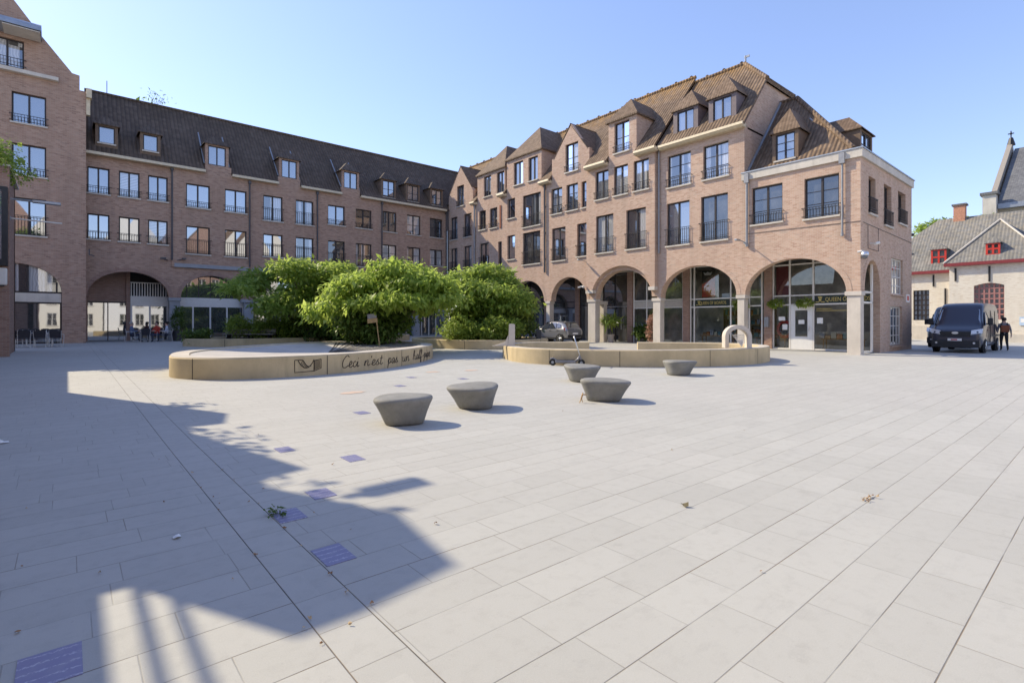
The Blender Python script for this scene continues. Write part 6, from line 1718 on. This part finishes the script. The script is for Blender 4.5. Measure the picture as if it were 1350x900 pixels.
# ------------------------------------------------------------------ kick scooter
def scooter():
    t = thing('kick_scooter', 'grey electric kick scooter parked along the ring basin', 'scooter', (12.86, 12.28, gz(0, 12.3)), math.atan2(-.82, .51)); t.scale = (.95, .95, .95)
    gm = simple('scooter_grey', (.22, .22, .24), .4, .4)
    mb = MB(); mb.box(-.42, .32, -.08, .08, .10, .21); mb.build('deck', gm, t, bevel=.025)
    mb = MB(); mb.box(-.38, .28, -.065, .065, .211, .217); mb.build('grip_pad', M['plastic'], t)
    for x in (-.52, .52):
        mb = MB(); mb.lathe([(.07, -.028), (.115, -.028), (.125, 0), (.115, .028), (.07, .028)], 24, axis='y'); w_ = mb.build('wheel', M['rubber'], t, loc=(x, 0, .125))
        mb = MB(); mb.lathe([(.05, -.03), (.05, .03)], 16, axis='y'); mb.build('rim', M['zinc'], w_)
    mb = MB(); mb.tube([(.28, 0, .16), (.40, 0, .25), (.47, 0, .36)], .045, 8); mb.build('neck', gm, t, smooth=True)
    mb = MB(); mb.tube([(.52, 0, .125), (.50, 0, .26), (.455, 0, .36)], .03, 8); mb.build('fork', gm, t)
    mb = MB(); mb.tube([(.47, 0, .34), (.33, 0, .80), (.24, 0, 1.08)], .024, 10); mb.build('stem', M['chrome'], t, smooth=True)
    mb = MB(); mb.tube([(.24, -.24, 1.07), (.24, .24, 1.07)], .016, 8)
    for s in (-1, 1): mb.tube([(.24, .13 * s, 1.07), (.235, .25 * s, 1.07)], .022, 8)
    mb.build('handlebar', M['plastic'], t)
    mb = MB(); mb.tube([(-.40, 0, .21), (-.52, 0, .27), (-.62, 0, .24)], .03, 6); mb.build('mudguard', gm, t)
    mb = MB(); mb.tube([(-.1, .06, .13), (-.16, .17, .012)], .010, 5); mb.build('kickstand', M['plastic'], t)
scooter()

# ------------------------------------------------------------------ small things
def smalls():
    # bollard by the car
    t = thing('bollard', 'dark square bollard in front of the grey hatchback', 'bollard', (20.6, 21.9, gz(0, 21.9)), VA)
    mb = MB(); mb.box(-.14, .14, -.12, .12, -.05, .96); mb.build('post', M['potd'], t, bevel=.02)
    mb = MB(); mb.box(-.15, .15, -.13, .13, .962, 1.0); mb.build('cap', M['pipe_d'], t)
    # potted plants
    def pot(label, x, y, r, h, mat, lob, n, lmat, stem=None, seed=1, size=.16, wid=.25, droop=.4):
        z = gz(x, y)
        t = thing('potted_plant', label, 'potted plant', (x, y, z))
        mb = MB(); mb.lathe([(r * .72, 0), (r, h * .92), (r * 1.06, h * .93), (r * 1.06, h), (r * .9, h), (r * .88, h * .9)], 20); mb.build('pot', mat, t)
        foliage('leaves', lob, n, M[lmat], t, size, wid, droop, seed, spray=6, spread=.08)
        if stem:
            mb = MB()
            for a, b in stem: mb.tube([a, b], .022, 6)
            mb.build('stem', M['bark'], t)
    pot('pale tub with a small palm beside the dark glass door', 28.85, 23.35, .24, .55, M['pot'], [(0, 0, 1.55, .45, .45, .25), (0, .25, 1.4, .3, .3, .2)], 420, 'leaf_y', [((0, 0, .5), (0, 0, 1.5))], 71, .34, .14, .25)
    t = thing('dried_plant', 'tall reddish dried plant leaning on the arcade pillar', 'plant', (28.75, 19.9, gz(0, 20)))
    foliage('leaves', [(0, 0, .9, .28, .28, .75), (.05, 0, 1.5, .22, .22, .4)], 900, leaf_mat('reddish_leaf', (.22, .09, .06), (.42, .22, .16), (.6, .42, .34), .3), t, .12, .4, .2, 72, spray=5, spread=.07)
    mb = MB()
    for k in range(6): mb.tube([(0, 0, -.02), (.12 * math.cos(k), .12 * math.sin(k), 1.5)], .012, 5)
    mb.build('stem', M['bark'], t)
    pot('dark tub with an olive green bush by the pillar of the shaded arcade', 5.62, 41.55, .30, .70, M['potd'], [(0, 0, 1.3, .3, .3, .6), (.05, 0, 1.9, .2, .2, .35)], 800, 'leaf_d', [((0, 0, .6), (0, 0, 1.9))], 73, .15, .3, .3)
    pot('low dark plant behind the glass next to the reddish plant', 29.4, 21.1, .22, .35, M['potd'], [(0, 0, .75, .45, .45, .4)], 900, 'leaf_d', None, 74, .2, .3, .3)
    for k, (x, y, lab) in enumerate([(29.85, 14.55, 'bright green hanging plant behind the shop glass left of the brick pier'), (29.85, 12.6, 'bright green hanging plant behind the shop glass right of the brick pier'), (29.85, 11.1, 'bright green hanging plant above the white shop door')]):
        t = thing('hanging_plant', lab, 'hanging plant', (x - .05, y, 2.45))
        foliage('leaves', [(0, 0, .12, .12, .36, .2), (0, .2, .05, .1, .2, .14)], 700, M['leaf_y'], t, .09, .5, .4, 80 + k, spray=5, spread=.05)
        mb = MB(); mb.lathe([(.06, -.03), (.09, .1), (.1, .1)], 14); mb.build('pot', M['white'], t)
    # wall lamps on the sunlit row
    def lamp(label, y, z, x0=27.78, L=.95):
        t = thing('wall_lamp', label, 'wall lamp', (x0, y, z), math.pi / 2, 'lamps on the arcade wall')
        mb = MB(); mb.lathe([(.07, 0), (.07, .04)], 14, axis='y'); mb.build('mount', M['zinc'], t)
        mb = MB(); mb.tube([(0, .03, 0), (0, .3, .05), (0, L - .25, .07)], .028, 8); mb.build('arm', M['zinc'], t)
        mb = MB(); mb.prism([(-.07, L - .3, .03), (.07, L - .3, .03), (.09, L - .1, .02), (.07, L + .12, .03), (-.07, L + .12, .03), (-.09, L - .1, .02)], (0, 0, .08)); mb.build('lamp_head', M['zinc'], t, bevel=.015)
    lamp('grey wall lamp on a long arm between the two rightmost arches', 13.35, 5.78, 27.78)
    lamp('grey wall lamp on an arm over the left pillar of the big double arch', 24.6, 5.75, 27.78, .85)
    lamp('grey wall lamp on an arm between the round maple and the parked car', 34.3, 5.85, 27.78, .85)
    t = thing('surveillance_camera', 'white twin bullet camera beside the capital of the big double arch', 'camera', (27.45, 24.5, 4.0), math.pi / 2)
    mb = MB(); mb.box(-.05, .05, -.02, .3, -.05, .03); mb.build('mount', M['white'], t)
    for s in (-1, 1):
        mb = MB(); mb.tube([(.05 * s, .25, 0), (.25 * s, .45, -.08)], .055, 10); mb.build('camera_body', M['white'], t)
    t = thing('dome_camera', 'white dome camera with dark globe on the corner of the shop', 'camera', (27.72, 7.9, 4.62), VA)
    mb = MB(); mb.tube([(-.14, .1, .12), (-.02, .0, .14), (.1, 0, .12)], .05, 8); mb.build('arm', M['white'], t)
    mb = MB(); mb.lathe([(.06, .14), (.15, .10), (.17, -.02), (.165, -.06)], 20, (.12, 0, 0)); mb.build('housing', M['chrome'], t, smooth=True)
    mb = MB(); mb.lathe([(.14, -.062), (.13, -.13), (.08, -.2), (.01, -.22)], 20, (.12, 0, 0)); mb.build('globe', M['cglass'], t, smooth=True)
    t = thing('bullet_camera', 'small white bullet camera high on the shaded side of the corner shop', 'camera', (29.1, 7.95, 5.25))
    mb = MB(); mb.tube([(0, .02, 0), (0, -.2, 0)], .03, 8); mb.build('mount', M['white'], t)
    mb = MB(); mb.tube([(-.12, -.22, -.05), (.25, -.28, .03)], .065, 10); mb.build('camera_body', M['white'], t)
    t = thing('street_lamp', 'slim dark lamp arm sticking out behind the corner shop towards the abbey', 'street lamp', (36.5, 8.6, 5.35))
    mb = MB(); mb.tube([(0, 0, .0), (.7, -.1, .12)], .04, 8); mb.build('arm', M['pipe_d'], t)
    mb = MB(); mb.prism([(.6, -.2, .10), (1.9, -.35, .16), (2.0, -.25, .16), (1.9, -.1, .16), (.6, 0, .10)], (0, 0, .10)); mb.build('lamp_head', M['pipe_d'], t)
    # blue enamel tiles let into the paving (a real 4 mm step)
    tl = [(-.06, 3.04, .22, .30, 'blue enamel paving tile at the lower left corner of the square'), (1.31, 3.33, .19, .29, 'blue paving tile in the shade next to the gutter strip, the nearest such one'), (1.31, 4.23, .20, .28, 'blue paving tile by the gutter strip with green weed at its corner'), (1.69, 4.58, .19, .26, 'blue drawn paving tile in the sun beside the shaded blue tile'),
          (2.40, 5.55, .18, .28, 'blue drawn paving tile alone in the sun beyond the lamp shadow'), (1.95, 6.45, .17, .27, 'blue drawn paving tile at the edge of the pointed shadow'), (3.72, 8.24, .20, .28, 'blue paving tile left of the nearest concrete seat'),
          (5.9, 11.0, .2, .28, 'small blue paving tile halfway between the platform and the seats'), (7.0, 12.4, .2, .28, 'small blue paving tile close under the written platform side'), (7.9, 11.3, .2, .28, 'small blue paving tile in the open before the scooter')]
    for x, y, w_, h_, lab in tl:
        mb = MB(); z = gz(x, y); mb.box(-w_ / 2, w_ / 2, -h_ / 2, h_ / 2, -.02, .004)
        tag(mb.build('paving_tile', M['blue_tile'], loc=(x, y, z)), lab, 'paving tile')
    for x, y, lab in [(4.6, 10.6, 'faded orange paint blot left on the pale paving'), (8.2, 13.3, 'faded orange paint blot near the written platform side'), (9.4, 13.0, 'faded orange paint blot right of the written platform side')]:
        mb = MB(); n = 14; g = random.Random(int(x * 10))
        pts = [(.28 * math.cos(2 * math.pi * i / n) * g.uniform(.6, 1.1), .20 * math.sin(2 * math.pi * i / n) * g.uniform(.6, 1.1), gz(x, y) + .004) for i in range(n)]
        mb.add([(p[0] + x, p[1] + y, p[2]) for p in pts], [tuple(range(n))]); tag(mb.build('paint_blot', M['orange']), lab, 'paint mark')
    # litter
    def scrap(name, x, y, s, mat, lab, cat, grp=None, seed=1, flat=.25):
        g = random.Random(seed); mb = MB(); n = 7
        pts = [(s * math.cos(2 * math.pi * i / n) * g.uniform(.5, 1.1), s * .6 * math.sin(2 * math.pi * i / n) * g.uniform(.5, 1.1), .006 + abs(g.gauss(0, s * flat))) for i in range(n)]
        vs = pts + [(0, 0, .012 + s * flat * .5)]
        mb.add(vs, [(i, (i + 1) % n, n) for i in range(n)])
        o = mb.build(name, mat, loc=(x, y, gz(x, y))); o.rotation_euler = (0, 0, g.uniform(0, 6)); return tag(o, lab, cat, grp)
    brown = simple('dry_brown_leaf', (.30, .17, .08), .8); tan = simple('tan_leaf', (.48, .36, .22), .8)
    scrap('paper_scrap', .58, 4.29, .045, M['paper'], 'white paper scrap in the shade between the gutter and the lit patch', 'litter', None, 3)
    scrap('paper_scrap', -.60, 9.0, .08, M['paper'], 'white paper scrap in the shade near the left picture edge', 'litter', None, 4)
    scrap('crushed_leaf', 3.83, 2.34, .04, simple('dark_leaf_litter', (.14, .12, .07), .8), 'dark crushed leaf on the sunny paving at right of centre', 'litter', None, 5, .4)
    t = thing('weed', 'green weed growing from the gutter joint beside a blue tile', 'weed', (1.20, 4.28, 0))
    foliage('leaves', [(0, 0, .02, .05, .05, .03)], 44, M['leaf_d'], t, .034, .5, .1, 91, spray=4, spread=.02)
    g = random.Random(12)
    for k in range(9):
        scrap('dry_leaf', 5.22 + g.uniform(-.13, .13), 1.42 + g.uniform(-.04, .04), .022, tan if k % 2 else brown, 'dry leaf in the little heap on the sunny paving at right', 'leaf', 'dry leaves in a heap at right', 30 + k, .5)
    for k in range(46):
        a = g.random()
        if a < .45: x, y = g.choice([.92, 1.2]) + g.gauss(0, .03), g.uniform(2.4, 7)
        elif a < .8: x, y = g.uniform(-.4, 2.2), g.uniform(2.4, 8)
        else: x, y = g.uniform(1.5, 8), g.uniform(1.2, 7)
        scrap('dry_leaf', x, y, g.uniform(.008, .018), brown if g.random() < .6 else tan, 'small dry leaf lying scattered on the paving', 'leaf', 'dry leaves scattered on the paving', 60 + k, .5)
stools(); smalls()

# ------------------------------------------------------------------ sun, sky, camera
AZ = R(25); EL = R(38.5)
sd = Vector((-math.sin(AZ) * math.cos(EL), math.cos(AZ) * math.cos(EL), math.sin(EL)))
sun = bpy.data.lights.new('sun', 'SUN'); sun.energy = 2.65; sun.angle = R(.4); sun.color = (1., .875, .64)
so = bpy.data.objects.new('sun', sun); COL.objects.link(so)
so.rotation_euler = sd.to_track_quat('Z', 'Y').to_euler()
w = bpy.data.worlds.new('World'); S.world = w; w.use_nodes = True
nt = w.node_tree
sky = nt.nodes.new('ShaderNodeTexSky'); sky.sky_type = 'NISHITA'; sky.sun_disc = False
sky.sun_elevation = EL; sky.sun_rotation = math.atan2(sd.x, sd.y)
sky.air_density = 1.0; sky.dust_density = .25; sky.ozone_density = 2.0; sky.altitude = 0
bg = nt.nodes['Background']; bg.inputs['Strength'].default_value = .14
tint = nt.nodes.new('ShaderNodeMix'); tint.data_type = 'RGBA'; tint.blend_type = 'MULTIPLY'; tint.inputs[0].default_value = 1; tint.inputs[7].default_value = (1., .985, 1.17, 1)
gam = nt.nodes.new('ShaderNodeGamma'); gam.inputs[1].default_value = .8; nt.links.new(sky.outputs[0], gam.inputs[0]); nt.links.new(gam.outputs[0], tint.inputs[6]); nt.links.new(tint.outputs[2], bg.inputs[0])

cam = bpy.data.cameras.new('camera'); cam.sensor_width = 36; cam.sensor_fit = 'HORIZONTAL'
cam.lens = 690 / 1350 * 36; cam.shift_y = -25 / 1350; cam.clip_end = 2000; cam.clip_start = .05
co = bpy.data.objects.new('camera', cam); COL.objects.link(co)
co.location = (0, 0, 1.5); co.rotation_euler = (math.pi / 2, 0, math.atan2(813, 690) - math.pi / 2)
S.camera = co
S.view_settings.view_transform = 'Standard'; S.view_settings.look = 'None'
S.view_settings.exposure = 1.16; S.view_settings.gamma = 1; S.view_settings.use_curve_mapping = False
S.cycles.max_bounces = 7; S.cycles.diffuse_bounces = 3; S.cycles.glossy_bounces = 3; S.cycles.transparent_max_bounces = 12
S.cycles.transmission_bounces = 4; S.cycles.use_denoising = True
S.cycles.caustics_reflective = False; S.cycles.caustics_refractive = False
S.cycles.sample_clamp_indirect = 6
